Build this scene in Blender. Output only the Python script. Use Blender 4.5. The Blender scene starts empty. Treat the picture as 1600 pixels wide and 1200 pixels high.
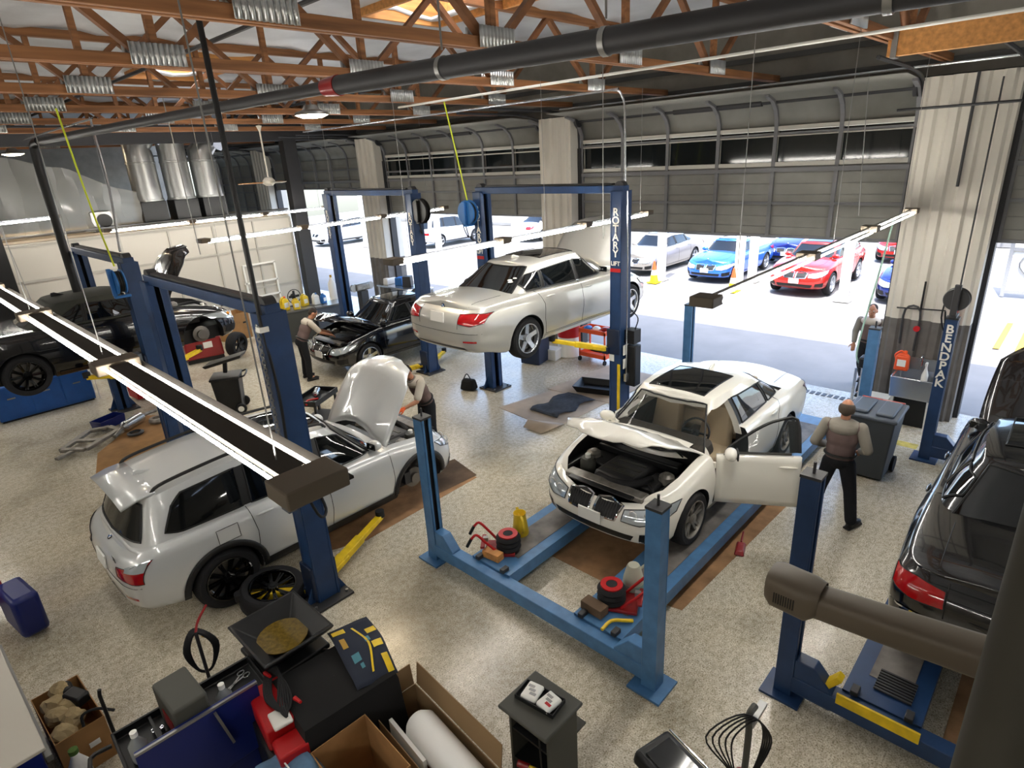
import bpy, bmesh, math, random
from mathutils import Vector as V, Matrix, Euler, noise
from mathutils.bvhtree import BVHTree
random.seed(11)
SC = bpy.context.scene
COL = SC.collection
PI = math.pi
# ------------------------------------------------------------------ materials
def lin(h):
    h = h.lstrip('#'); o = []
    for i in (0, 2, 4):
        c = int(h[i:i+2], 16)/255
        o.append(c/12.92 if c <= .04045 else ((c+.055)/1.055)**2.4)
    return (*o, 1)
MATS = {}
def mat(name, col, rough=.5, metal=0., coat=0., emit=0., noise_s=0., noise_a=0., bump=0., bump_s=30., trans=0., ior=1.45, alpha=1., spec=.5, vec=None):
    m = bpy.data.materials.new(name); m.use_nodes = True
    nt = m.node_tree; b = nt.nodes['Principled BSDF']
    c = lin(col) if isinstance(col, str) else (*col, 1)
    b.inputs['Base Color'].default_value = c
    b.inputs['Roughness'].default_value = rough; b.inputs['Metallic'].default_value = metal
    b.inputs['Coat Weight'].default_value = coat; b.inputs['Coat Roughness'].default_value = .04
    b.inputs['Transmission Weight'].default_value = trans; b.inputs['IOR'].default_value = ior
    b.inputs['Alpha'].default_value = alpha
    b.inputs['Specular IOR Level'].default_value = spec
    if emit:
        b.inputs['Emission Color'].default_value = c; b.inputs['Emission Strength'].default_value = emit
    if noise_a or bump:
        tc = nt.nodes.new('ShaderNodeTexCoord'); mp = nt.nodes.new('ShaderNodeMapping')
        nt.links.new(tc.outputs['Object'], mp.inputs['Vector'])
        if vec: mp.inputs['Scale'].default_value = vec
        if noise_a:
            n = nt.nodes.new('ShaderNodeTexNoise'); n.inputs['Scale'].default_value = noise_s; n.inputs['Detail'].default_value = 6
            nt.links.new(mp.outputs[0], n.inputs['Vector'])
            r = nt.nodes.new('ShaderNodeValToRGB')
            r.color_ramp.elements[0].position = .3; r.color_ramp.elements[1].position = .7
            r.color_ramp.elements[0].color = tuple(x*(1-noise_a) for x in c[:3])+(1,)
            r.color_ramp.elements[1].color = tuple(min(1, x*(1+noise_a*.6)) for x in c[:3])+(1,)
            nt.links.new(n.outputs['Fac'], r.inputs['Fac']); nt.links.new(r.outputs[0], b.inputs['Base Color'])
        if bump:
            n2 = nt.nodes.new('ShaderNodeTexNoise'); n2.inputs['Scale'].default_value = bump_s; n2.inputs['Detail'].default_value = 4
            nt.links.new(mp.outputs[0], n2.inputs['Vector'])
            bp = nt.nodes.new('ShaderNodeBump'); bp.inputs['Strength'].default_value = bump; bp.inputs['Distance'].default_value = .02
            nt.links.new(n2.outputs['Fac'], bp.inputs['Height']); nt.links.new(bp.outputs[0], b.inputs['Normal'])
    MATS[name] = m
    return m
def floor_mat():
    m = bpy.data.materials.new('speckled_epoxy'); m.use_nodes = True; nt = m.node_tree; b = nt.nodes['Principled BSDF']
    tc = nt.nodes.new('ShaderNodeTexCoord')
    def nz(s, d, det=5):
        n = nt.nodes.new('ShaderNodeTexNoise'); n.inputs['Scale'].default_value = s; n.inputs['Detail'].default_value = det
        nt.links.new(tc.outputs['Object'], n.inputs['Vector']); return n
    def ramp(src, els):
        r = nt.nodes.new('ShaderNodeValToRGB'); e = r.color_ramp.elements
        while len(e) < len(els): e.new(.5)
        for k, (p, c) in enumerate(els): e[k].position = p; e[k].color = lin(c)
        nt.links.new(src, r.inputs['Fac']); return r
    def mix(fac, a, bb, mode='MULTIPLY'):
        x = nt.nodes.new('ShaderNodeMix'); x.data_type = 'RGBA'; x.blend_type = mode
        if isinstance(fac, float): x.inputs['Factor'].default_value = fac
        else: nt.links.new(fac, x.inputs['Factor'])
        nt.links.new(a, x.inputs[6]); nt.links.new(bb, x.inputs[7]); return x.outputs[2]
    sp = ramp(nz(75, 0, 4).outputs['Fac'], [(.31, '#7d7665'), (.43, '#c8c1b0'), (.54, '#dcd6c7'), (.72, '#f4f0e7')])
    sp2 = ramp(nz(16, 0, 6).outputs['Fac'], [(.35, '#c4bdac'), (.6, '#ffffff')])
    st = ramp(nz(.75, 0, 7).outputs['Fac'], [(.30, '#aaa496'), (.5, '#f6f2ea'), (.75, '#ffffff')])
    c = mix(.55, sp.outputs[0], sp2.outputs[0]); c = mix(.8, c, st.outputs[0])
    nt.links.new(c, b.inputs['Base Color'])
    rr = nt.nodes.new('ShaderNodeMapRange'); rr.inputs[3].default_value = .12; rr.inputs[4].default_value = .32
    nt.links.new(nz(2.2, 0).outputs['Fac'], rr.inputs[0]); nt.links.new(rr.outputs[0], b.inputs['Roughness'])
    b.inputs['Specular IOR Level'].default_value = .45
    return m
def foil_mat():
    m = mat('foil_insulation', '#c9ccd0', .4, .2, bump=1.0, bump_s=1.9, noise_s=.8, noise_a=.25)
    return m
M = {}
def dm(k, *a, **kw): M[k] = mat(k, *a, **kw)
dm('navy', '#1f3b63', .4, noise_s=6, noise_a=.18); dm('navy_light', '#4c7aa8', .42, noise_s=7, noise_a=.2)
dm('navy_dark', '#15243e', .4); dm('black', '#0c0c0d', .45); dm('black_gloss', '#050506', .08, coat=.6); dm('rubber', '#17171a', .8, noise_s=20, noise_a=.2)
dm('dark_steel', '#3b3b3d', .5, .3); dm('grey_beam', '#4a4a49', .6); dm('steel', '#9a9a98', .35, .8); dm('galv', '#c4c6c5', .3, .85, noise_s=5, noise_a=.22, vec=(1, 1, .15))
dm('alu', '#c9ccd0', .25, .9); dm('chrome', '#e4e6e8', .07, 1.); dm('white', '#e8e6df', .45); dm('white_gloss', '#eeeeec', .25)
dm('cream_wall', '#cfcabf', .7, noise_s=2.5, noise_a=.12, vec=(1, 1, .25)); dm('grey_wall', '#6c6864', .6, noise_s=4, noise_a=.2)
dm('door_grey', '#878680', .5, noise_s=3, noise_a=.12); dm('door_rib', '#77777a', .5); dm('door_frame', '#c6c4bb', .5); dm('upper_wall', '#8b877f', .75, noise_s=3, noise_a=.15)
dm('wood', '#93633d', .6, noise_s=3, noise_a=.45, vec=(.35, 6, 6)); dm('wood_pale', '#c98d4f', .6, noise_s=3, noise_a=.3, vec=(.35, 6, 6)); dm('woodX', '#7d5232', .65, noise_s=4, noise_a=.4)
dm('yellow', '#e5c21d', .45, noise_s=9, noise_a=.22); dm('yellow_jug', '#e3c332', .4); dm('red', '#b3171b', .4); dm('red_dark', '#8b1a1c', .35, coat=.3); dm('orange', '#e8592b', .45); dm('blue', '#2a6bb0', .45); dm('blue_tool', '#1d55a0', .4, noise_s=5, noise_a=.15); dm('royal', '#0f1f63', .35)
dm('card', '#a77d4f', .8, noise_s=5, noise_a=.18); dm('card_grey', '#b6a593', .85, noise_s=3, noise_a=.15); dm('stain_mat', '#a07a56', .85, noise_s=4, noise_a=.38); dm('oil_cloth', '#65513e', .85, noise_s=3, noise_a=.4)
dm('plastic_black', '#141517', .42, noise_s=14, noise_a=.15); dm('plastic_grey', '#45453f', .55); dm('felt', '#3d4047', .95, noise_s=14, noise_a=.35)
dm('khaki', '#5d5346', .5, .1); dm('oil', '#6f5a1c', .12, noise_s=30, noise_a=.4, coat=.5); dm('cloth_top', '#3f413b', .9); dm('cloth_navy', '#272d3c', .9); dm('cloth_black', '#131314', .95); dm('white_film', '#f2f2f0', .4)
dm('glass_dark', '#0a0d0f', .04, spec=.6, coat=.3); dm('glass_door', '#0d1417', .05, spec=.9); dm('tube', '#fffaf0', emit=62.); dm('lamp_glow', '#ffe6bd', emit=60.)
dm('paint_silver', '#d2d4d4', .28, .22, coat=1.); dm('paint_white', '#ece9df', .3, .0, coat=1.); dm('paint_silver2', '#c1c0ba', .28, .4, coat=1.); dm('paint_black', '#06060a', .2, 0, coat=1.); dm('paint_blue', '#2f6fd6', .25, .3, coat=1.); dm('paint_navy', '#16296f', .22, .2, coat=1.); dm('paint_red', '#b5251d', .25, .15, coat=1.); dm('paint_grey', '#a7a29c', .3, .5, coat=1.); dm('paint_pearl', '#dfe2e8', .3, coat=1.)
dm('taillight', '#a50d12', .1, coat=1.); dm('headlight', '#c9d2d8', .06, .55, coat=1.); dm('amber', '#d78a2a', .15, coat=.5); dm('disc', '#77736e', .4, .8)
dm('skin', '#b57f62', .55); dm('wing', '#2a251f', .8); dm('hair', '#2c231d', .9); dm('shirt_grey', '#8d877d', .9); dm('shirt_panel', '#6c5a57', .9); dm('shirt_light', '#c5bcae', .9); dm('trousers', '#15171c', .9); dm('leather', '#cbb99c', .55); dm('glove', '#e8601f', .6)
dm('concrete', '#838280', .85, noise_s=1.2, noise_a=.1); dm('asphalt', '#b9b6ae', .9, noise_s=3, noise_a=.12); dm('leaf', '#4d6b2c', .8, noise_s=9, noise_a=.6); dm('building', '#d9d5cc', .85); dm('road_yellow', '#e0b23a', .8)
dm('tan_dash', '#3a342c', .7); dm('paper', '#efefea', .6); dm('jug_clear', '#d8d8c4', .3, trans=.35); dm('fluid', '#9fbfb4', .3); dm('bottle', '#c9cfd2', .15, trans=.5); dm('hose_yellow', '#c8d428', .5); dm('jeans', '#5f7f9e', .9, noise_s=12, noise_a=.2); dm('engine', '#3a3a3c', .5); dm('cast', '#8b8781', .45, .6, noise_s=12, noise_a=.3); dm('trim_black', '#1b1b1c', .5); dm('crate', '#e2e0da', .5); dm('fan_white', '#e9e2d2', .4); dm('slate', '#525a66', .45); dm('gold', '#b0892c', .5)
def translucent():
    m = bpy.data.materials.new('sky_pane'); m.use_nodes = True; nt = m.node_tree; nt.nodes.remove(nt.nodes['Principled BSDF'])
    t = nt.nodes.new('ShaderNodeBsdfTranslucent'); t.inputs[0].default_value = (.95, .93, .88, 1); nt.links.new(t.outputs[0], nt.nodes['Material Output'].inputs[0]); return m
M['sky_pane'] = translucent(); M['floor'] = floor_mat(); M['foil'] = foil_mat()
def glass_mat(name, col, alpha, rough=.03):
    m = bpy.data.materials.new(name); m.use_nodes = True; nt = m.node_tree
    b = nt.nodes['Principled BSDF']; b.inputs['Base Color'].default_value = lin(col); b.inputs['Roughness'].default_value = rough
    b.inputs['Alpha'].default_value = alpha; b.inputs['Coat Weight'].default_value = .3
    return m
M['glass_clear'] = glass_mat('glass_clear', '#30383a', .28); M['glass_tint'] = glass_mat('glass_tint', '#14181a', .8); M['plastic_film'] = glass_mat('plastic_film', '#dcdcd8', .38, .15)
# ------------------------------------------------------------------ mesh builder
def rotm(r):
    if r is None: return Matrix.Identity(3)
    if isinstance(r, Matrix): return r.to_3x3()
    if isinstance(r, (int, float)): return Matrix.Rotation(r, 3, 'Z')
    return Euler(r).to_matrix()
class MB:
    def __init__(s): s.v = []; s.f = []; s.mi = []; s.m = 0
    def add(s, vs, fs):
        o = len(s.v); s.v += [tuple(p) for p in vs]
        for f in fs: s.f.append([i+o for i in f]); s.mi.append(s.m)
        return s
    def box(s, c, d, r=None, tap=(1, 1)):
        R = rotm(r); c = V(c); vs = []
        for z in (-1, 1):
            kx, ky = (1, 1) if z < 0 else tap
            for y in (-1, 1):
                for x in (-1, 1): vs.append(c+R@V((x*d[0]/2*kx, y*d[1]/2*ky, z*d[2]/2)))
        return s.add(vs, [(0, 2, 3, 1), (4, 5, 7, 6), (0, 1, 5, 4), (2, 6, 7, 3), (0, 4, 6, 2), (1, 3, 7, 5)])
    def bar(s, a, b, w, h, up=(0, 0, 1)):
        a = V(a); b = V(b); d = (b-a); L = d.length; x = d.normalized(); u = V(up)
        if abs(x.dot(u)) > .98: u = V((1, 0, 0))
        y = u.cross(x).normalized(); z = x.cross(y)
        return s.box((a+b)/2, (L, w, h), Matrix((x, y, z)).transposed())
    def tube(s, pts, r, n=8, closed=False, cap=True):
        pts = [V(p) for p in pts]; N = len(pts); rr = r if isinstance(r, (list, tuple)) else [r]*N
        t0 = (pts[1]-pts[0]).normalized(); u = V((0, 0, 1)) if abs(t0.z) < .9 else V((1, 0, 0))
        nrm = t0.cross(u).normalized(); vs = []
        for i, p in enumerate(pts):
            if closed: t = (pts[(i+1) % N]-pts[i-1]).normalized()
            else: t = (pts[min(i+1, N-1)]-pts[max(i-1, 0)]).normalized()
            nrm = (nrm-t*nrm.dot(t))
            nrm = nrm.normalized() if nrm.length > 1e-6 else t.orthogonal().normalized()
            bn = t.cross(nrm)
            for k in range(n):
                a = 2*PI*k/n; vs.append(p+(nrm*math.cos(a)+bn*math.sin(a))*rr[i])
        fs = []
        for i in range(N if closed else N-1):
            j = (i+1) % N
            for k in range(n): fs.append((i*n+k, i*n+(k+1) % n, j*n+(k+1) % n, j*n+k))
        if cap and not closed: fs += [tuple(range(n-1, -1, -1)), tuple((N-1)*n+k for k in range(n))]
        return s.add(vs, fs)
    def cyl(s, a, b, r, r2=None, n=18): return s.tube([a, b], [r, r if r2 is None else r2], n)
    def lathe(s, prof, o=(0, 0, 0), ax=(0, 0, 1), n=28):
        z = V(ax).normalized(); x = z.orthogonal().normalized(); y = z.cross(x); o = V(o); vs = []; P = len(prof)
        for k in range(n):
            a = 2*PI*k/n; d = x*math.cos(a)+y*math.sin(a)
            for r, h in prof: vs.append(o+d*r+z*h)
        fs = []
        for k in range(n):
            j = (k+1) % n
            for i in range(P-1): fs.append((k*P+i, j*P+i, j*P+i+1, k*P+i+1))
        return s.add(vs, fs)
    def prism(s, poly, h, mtx=None):
        mtx = mtx or Matrix.Identity(4); n = len(poly)
        vs = [mtx@V((p[0], p[1], 0)) for p in poly]+[mtx@V((p[0], p[1], h)) for p in poly]
        return s.add(vs, [tuple(range(n-1, -1, -1)), tuple(range(n, 2*n))]+[(i, (i+1) % n, n+(i+1) % n, n+i) for i in range(n)])
    def grid(s, rows):
        h = len(rows); w = len(rows[0]); vs = [p for r in rows for p in r]
        return s.add(vs, [(i*w+j, i*w+j+1, (i+1)*w+j+1, (i+1)*w+j) for i in range(h-1) for j in range(w-1)])
    def ball(s, c, r, n=14, R=None):
        r = (r, r, r) if isinstance(r, (int, float)) else r; c = V(c); R = rotm(R); vs = []; m = n//2+1
        for i in range(m+1):
            t = PI*i/m
            for k in range(n):
                a = 2*PI*k/n; vs.append(c+R@V((r[0]*math.sin(t)*math.cos(a), r[1]*math.sin(t)*math.sin(a), r[2]*math.cos(t))))
        return s.add(vs, [(i*n+k, (i+1)*n+k, (i+1)*n+(k+1) % n, i*n+(k+1) % n) for i in range(m) for k in range(n)])
    def build(s, name, m, parent=None, bevel=0., ang=35, flat=False, solid=0., label=None, mod=None, merge=True):
        me = bpy.data.meshes.new(name); me.from_pydata(s.v, [], s.f)
        ms = m if isinstance(m, (list, tuple)) else [m]
        for q in ms: me.materials.append(M[q] if isinstance(q, str) else q)
        me.polygons.foreach_set('material_index', s.mi)
        bm = bmesh.new(); bm.from_mesh(me)
        if merge: bmesh.ops.remove_doubles(bm, verts=bm.verts, dist=1e-5)
        bmesh.ops.dissolve_degenerate(bm, edges=bm.edges, dist=1e-6)
        bmesh.ops.recalc_face_normals(bm, faces=bm.faces); bm.to_mesh(me); bm.free()
        if not flat:
            me.polygons.foreach_set('use_smooth', [True]*len(me.polygons)); me.set_sharp_from_angle(angle=math.radians(ang))
        o = bpy.data.objects.new(name, me); COL.objects.link(o)
        if parent: o.parent = parent
        if solid:
            q = o.modifiers.new('Solidify', 'SOLIDIFY'); q.thickness = solid; q.offset = 0
        if bevel:
            q = o.modifiers.new('Bevel', 'BEVEL'); q.width = bevel; q.segments = 2; q.limit_method = 'ANGLE'; q.angle_limit = math.radians(40)
        if label: o['label'] = label
        return o
def tag(o, label, cat, group=None):
    o['label'] = label; o['category'] = cat
    if group: o['group'] = group
    return o
def thing(name, label, cat, loc=(0, 0, 0), rz=0., group=None):
    o = bpy.data.objects.new(name, None); COL.objects.link(o); o.empty_display_size = .2
    o.location = loc; o.rotation_euler = (0, 0, rz); return tag(o, label, cat, group)
def single(mb, name, m, label, cat, loc=(0, 0, 0), rz=0., group=None, **kw):
    o = mb.build(name, m, None, **kw); o.location = loc; o.rotation_euler = (0, 0, rz); return tag(o, label, cat, group)
def struct(mb, name, m, **kw):
    o = mb.build(name, m, kw.pop('parent', None), **kw); o['kind'] = 'structure'; return o
def kids(o): return [c for c in bpy.data.objects if c.parent == o]
def dup(root, loc=None, rz=None, label=None, group=None):
    def cp(o, par):
        c = o.copy(); COL.objects.link(c)
        if par: c.parent = par
        for ch in kids(o): cp(ch, c)
        return c
    src = kids(root); r = root.copy(); COL.objects.link(r)
    for ch in src: cp(ch, r)
    if loc is not None: r.location = loc
    if rz is not None: r.rotation_euler[2] = rz
    if label: r['label'] = label
    if group: r['group'] = group
    return r
def crs(pts, n=6, closed=False):
    P = [V(p) for p in pts]; out = []; N = len(P)
    for i in range(N if closed else N-1):
        a = P[i-1] if (i > 0 or closed) else P[0]*2-P[1]; b = P[i]; c = P[(i+1) % N]
        d = P[(i+2) % N] if (i+2 < N or closed) else P[-1]*2-P[-2]
        for k in range(n):
            t = k/n; out.append(.5*((2*b)+(c-a)*t+(2*a-5*b+4*c-d)*t*t+(3*b-a-3*c+d)*t**3))
    if not closed: out.append(P[-1])
    return out
def pl(tab, x):
    if x <= tab[0][0]: return tab[0][1]
    for (a, b), (c, d) in zip(tab, tab[1:]):
        if x <= c:
            t = (x-a)/(c-a); return b+(d-b)*t
    return tab[-1][1]
def pls(tab, x):
    n = len(tab)
    if x <= tab[0][0]: return tab[0][1]
    if x >= tab[-1][0]: return tab[-1][1]
    sl = [(tab[i+1][1]-tab[i][1])/(tab[i+1][0]-tab[i][0]) for i in range(n-1)]
    tg = [sl[0]]+[0 if sl[i-1]*sl[i] <= 0 else 2*sl[i-1]*sl[i]/(sl[i-1]+sl[i]) for i in range(1, n-1)]+[sl[-1]]
    for i in range(n-1):
        if x <= tab[i+1][0]:
            h = tab[i+1][0]-tab[i][0]; t = (x-tab[i][0])/h
            return ((2*t**3-3*t*t+1)*tab[i][1]+(t**3-2*t*t+t)*h*tg[i]+(-2*t**3+3*t*t)*tab[i+1][1]+(t**3-t*t)*h*tg[i+1])
def sst(t): t = max(0, min(1, t)); return t*t*(3-2*t)
def text_mesh(body, name, m, parent, loc, rot, size, depth=.002, stack=False, gap=1.0):
    cu = bpy.data.curves.new(name, 'FONT'); cu.body = '\n'.join(body) if stack else body
    cu.size = size; cu.extrude = depth; cu.offset = size*.022; cu.align_x = 'CENTER'; cu.align_y = 'TOP'; cu.space_line = gap
    cu.materials.append(M[m]); tmp = bpy.data.objects.new(name, cu); COL.objects.link(tmp)
    dg = bpy.context.evaluated_depsgraph_get(); me = bpy.data.meshes.new_from_object(tmp.evaluated_get(dg))
    COL.objects.unlink(tmp); bpy.data.objects.remove(tmp)
    o = bpy.data.objects.new(name, me); COL.objects.link(o); o.parent = parent
    o.matrix_local = Matrix.Translation(V(loc))@(rot.to_4x4() if isinstance(rot, Matrix) else Euler(rot).to_matrix().to_4x4())
    return o
def bake(o):
    dg = bpy.context.evaluated_depsgraph_get(); me = bpy.data.meshes.new_from_object(o.evaluated_get(dg))
    o.modifiers.clear(); o.data = me; return o
# ------------------------------------------------------------------ camera / world / render settings
def setup():
    f, pitch, roll, yaw, H = 946.06, math.radians(20.526), math.radians(3.296), math.radians(44.255), 4.7
    fw = V((math.cos(yaw)*math.cos(pitch), math.sin(yaw)*math.cos(pitch), -math.sin(pitch)))
    rt = V((math.sin(yaw), -math.cos(yaw), 0)); dn = fw.cross(rt)
    r = rt*math.cos(roll)+dn*math.sin(roll); d = fw.cross(r)
    cam = bpy.data.cameras.new('camera'); cam.sensor_width = 36; cam.lens = f/1600*36; cam.clip_start = .05; cam.clip_end = 300
    o = bpy.data.objects.new('camera', cam); COL.objects.link(o)
    R = Matrix((r, -d, -fw)).transposed().to_4x4(); R.translation = (0, 0, H); o.matrix_world = R; SC.camera = o
    w = bpy.data.worlds.new('sky'); SC.world = w; w.use_nodes = True; nt = w.node_tree; bg = nt.nodes['Background']
    sky = nt.nodes.new('ShaderNodeTexSky'); sky.sky_type = 'NISHITA'; sky.sun_disc = False; sky.sun_elevation = math.radians(62); sky.sun_rotation = math.radians(200); sky.air_density = 1.0; sky.dust_density = 2.0
    nt.links.new(sky.outputs[0], bg.inputs['Color']); bg.inputs['Strength'].default_value = WORLD
    s = bpy.data.lights.new('sun', 'SUN'); s.energy = SUN; s.angle = .009; s.color = (1, .95, .87)
    so = bpy.data.objects.new('sun', s); COL.objects.link(so)
    so.rotation_euler = V((.43, .1, -1)).to_track_quat('-Z', 'Y').to_euler()
    vs = SC.view_settings; vs.view_transform = 'Standard'; vs.look = 'None'; vs.gamma = 1; vs.exposure = EXPOSURE; vs.use_curve_mapping = False
    SC.cycles.max_bounces = 8; SC.cycles.diffuse_bounces = 5; SC.cycles.glossy_bounces = 4; SC.cycles.transparent_max_bounces = 10
    SC.cycles.sample_clamp_indirect = 6; SC.cycles.caustics_reflective = False; SC.cycles.caustics_refractive = False
WORLD, SUN, EXPOSURE = .66, 6.3, .75
setup()
# ------------------------------------------------------------------ the hall
WX = 12.5
def hall():
    struct(MB().box((2.75, 16, -.05), (19.5, 52, .1)), 'floor', 'floor')
    struct(MB().box((44, 16, -.08), (63, 90, .1)), 'pavement', 'concrete')
    # drain grate and door threshold strip
    b = MB()
    for k in range(26): b.box((12.1, 2.6+k*.11, .004), (.16, .07, .008))
    struct(b, 'trim_1', 'dark_steel')
    # ceiling: wavy foil faced roof with openings for two skylights
    holes = [(5.2, 6.4, 13.3, 15.9), (6.2, 7.4, 6.2, 8.4)]
    b = MB(); xs = [-7+i*.35 for i in range(57)]; ys = [-9+i*.35 for i in range(144)]
    ok = lambda x, y: not any(h[0] < x < h[1] and h[2] < y < h[3] for h in holes)
    P = [[(x, y, 6.82+.06*noise.noise(V((x*.9, y*.5, 0)))+.06*math.sin(x*2.6)**2) for y in ys] for x in xs]
    vs = [p for r in P for p in r]; w = len(ys)
    b.add(vs, [(i*w+j, i*w+j+1, (i+1)*w+j+1, (i+1)*w+j) for i in range(len(xs)-1) for j in range(w-1) if ok(xs[i]+.17, ys[j]+.17)])
    o = struct(b, 'ceiling', 'foil'); q = o.modifiers.new('Solidify', 'SOLIDIFY'); q.thickness = .06; q.offset = 1
    for k, h in enumerate(holes):
        cx, cy = (h[0]+h[1])/2, (h[2]+h[3])/2; dx, dy = h[1]-h[0]+.3, h[3]-h[2]+.3
        b = MB()
        for sx in (-1, 1): b.box((sx*dx/2, 0, 0), (.06, dy, .5))
        for sy in (-1, 1): b.box((0, sy*dy/2, 0), (dx, .06, .5))
        r = thing('skylight', ['bright skylight in a wooden curb above the silver ducts', 'bright skylight in a wooden curb above the raised silver sedan'][k], 'skylight', (cx, cy, 7.0))
        b.build('curb', 'wood_pale', r)
        MB().box((0, 0, .24), (dx, dy, .02)).build('pane', 'sky_pane', r)
    # door wall: header, piers
    b = MB(); b.box((WX+.15, 12, 6.15), (.25, 50, 1.5)); struct(b, 'wall_right', 'upper_wall')
    b = MB()
    for z, x in ((5.5, .1), (5.75, .06), (6.15, .05)): b.box((WX-x/2, 12, z), (x, 50, .09))
    struct(b, 'trim_2', 'grey_beam')
    piers = [(1.2, 2.42), (9.35, 10.3), (17.2, 18.2), (24.8, 25.8), (-7, -5.7)]
    for k, (a, c) in enumerate(piers):
        lo, hi = MB(), MB(); n = 4; w = (c-a)/n
        prof = [(0, a), (0, a+.04)]
        for i in range(n):
            y = a+i*w
            prof += [(.0, y+.06), (.05, y+.10), (.05, y+w-.10), (0, y+w-.06)]
        prof += [(0, c), (.75, c), (.75, a)]
        poly = [(WX-.55-x if x < .3 else WX-.55+x, y) for x, y in prof]
        poly = [(WX-.5+(-x if x < .3 else x), y) for x, y in prof]
        hi.prism(poly, 5.5-1.72, Matrix.Translation((0, 0, 1.72)))
        o = struct(hi, 'pier_%s' % 'abcde'[k], 'cream_wall'); o.name = 'wall_pier'; o['label'] = 'cream ribbed steel pier between the roller doors'
        lo.prism(poly, 1.72); c_ = lo.build('skirting', 'grey_wall', o)
    # sectional doors
    spec = [(2.42, 9.35, 2.95, 6), (10.3, 17.2, 3.2, 6), (18.2, 24.8, 3.95, 6), (-5.7, 1.2, 3.02, 6), (25.8, 32, 2.6, 6)]
    for k, (a, c, zb, n) in enumerate(spec):
        X = WX-.1; d = None; b = MB(); zt = 4.96
        win = k in (0, 1)
        z = zb
        solid_to = 4.28 if win else zt
        # solid ribbed part
        rows = []
        while z < solid_to-.01:
            zz = min(z+.2, solid_to); b.box((X, (a+c)/2, (z+zz)/2), (.045, c-a-.1, zz-z-.012)); z = zz
        b.box((X+.02, (a+c)/2, (zb+solid_to)/2), (.03, c-a-.1, solid_to-zb))
        # curved top sections
        arc = [(X, 4.96), (X-.03, 5.12), (X-.12, 5.28), (X-.3, 5.42), (X-.6, 5.5), (X-1.3, 5.54)]
        b.grid([[(x, a+.05, q), (x, c-.05, q)] for x, q in arc])
        d = struct(b, 'door_%d' % (k+1), 'door_grey')
        d.modifiers.new('Solidify', 'SOLIDIFY').thickness = .01
        st = MB()
        for i in range(n+1):
            y = a+.08+(c-a-.16)*i/n
            st.box((X-.05, y, (zb+zt)/2), (.05, .07, zt-zb))
            for (p, q), (u, v) in zip(arc[:4], arc[1:5]): st.bar((p-.05, y, q-.02), (u-.05, y, v-.02), .07, .05)
        z = zb+.02
        while z < zt:
            st.box((X-.04, (a+c)/2, z), (.05, c-a-.1, .05)); z += .62
        st.box((X-.06, (a+c)/2, 4.2), (.06, c-a-.1, .08)); st.build('stile', 'door_rib', d)
        if win:
            f = MB()
            for zz in (4.30, 4.93): f.box((X-.02, (a+c)/2, zz), (.09, c-a-.1, .075))
            for i in range(n+1): f.box((X-.02, a+.08+(c-a-.16)*i/n, 4.61), (.09, .07, .6))
            f.box((X-.05, (a+c)/2, 4.8), (.03, c-a-.1, .03))
            f.build('window_frame', 'door_frame', d)
            for i in range(n):
                y = a+.08+(c-a-.16)*(i+.5)/n
                MB().box((X+.01, y, 4.61), (.012, (c-a-.16)/n-.06, .56)).build('pane', 'glass_door', d)
        t = MB()
        for y in (a+.02, c-.02):
            t.tube(crs([(X-.09, y, .05), (X-.09, y, 2.5), (X-.09, y, 4.9), (X-.2, y, 5.3), (X-.55, y, 5.52), (X-1.4, y, 5.6), (X-3.0, y, 5.62)], 5), .028, 6)
            t.box((X-.12, y, 2.4), (.05, .03, 4.8)); t.box((X-.02, y, 2.4), (.22, .1, 4.8)) 
        t.build('track', 'dark_steel', d)
        s = MB(); s.cyl((X-.25, a, 5.38), (X-.25, c, 5.38), .035); s.cyl((X-.25, (a+c)/2-.9, 5.38), (X-.25, (a+c)/2+.9, 5.38), .06)
        for y in (a+.12, c-.12): s.cyl((X-.25, y-.03, 5.38), (X-.25, y+.03, 5.38), .13)
        s.build('torsion_shaft', 'dark_steel', d)
    struct(MB().tube([(11.87, 1.72, 5.5), (11.87, 1.72, 3.9)], .022, 8).tube([(11.85, 2.7, 5.06), (11.85, 1.15, 5.06)], .02, 8).tube([(11.87, 1.42, 5.4), (11.87, 1.42, 1.2)], .012, 6), 'trim_5', 'dark_steel')
    # far end wall and side returns
    struct(MB().box((2.75, 38, 3.42), (19.9, .2, 6.84)), 'wall_far', 'upper_wall'); struct(MB().box((-7.1, 14.4, 3.42), (.2, 47, 6.84)), 'wall_left', 'upper_wall'); struct(MB().box((2.75, -9.1, 3.42), (19.9, .2, 6.84)), 'wall_near', 'upper_wall')
    # left dark column + steel column + beams
    o = MB(); o.box((10.0, 19.0, 2.85), (.42, .03, 5.7)).box((10.0, 18.72, 2.85), (.42, .03, 5.7)).box((10.0, 18.86, 2.85), (.03, .28, 5.7)).box((9.8, 18.86, 2.85), (.02, .27, 5.7)).box((10, 18.86, .02), (.6, .5, .04)); struct(o, 'pillar_steel', 'dark_steel')['label'] = 'dark steel column by the grey workbench'
    o = MB().box((2.0, 18.4, 2.85), (.55, .5, 5.7)).box((2.0, 18.4, .02), (.7, .65, .04)); struct(o, 'pillar_black', 'black')['label'] = 'black column behind the black convertible'
    b = MB().box((2.7, 18.86, 5.56), (19.3, .3, .03)).box((3.2, 18.86, 5.98), (18.5, .3, .03)).box((3.2, 18.86, 5.77), (18.5, .05, .42)).box((3.2, 18.7, 5.77), (18.5, .02, .4)); struct(b, 'beam_steel', 'dark_steel')
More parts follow.
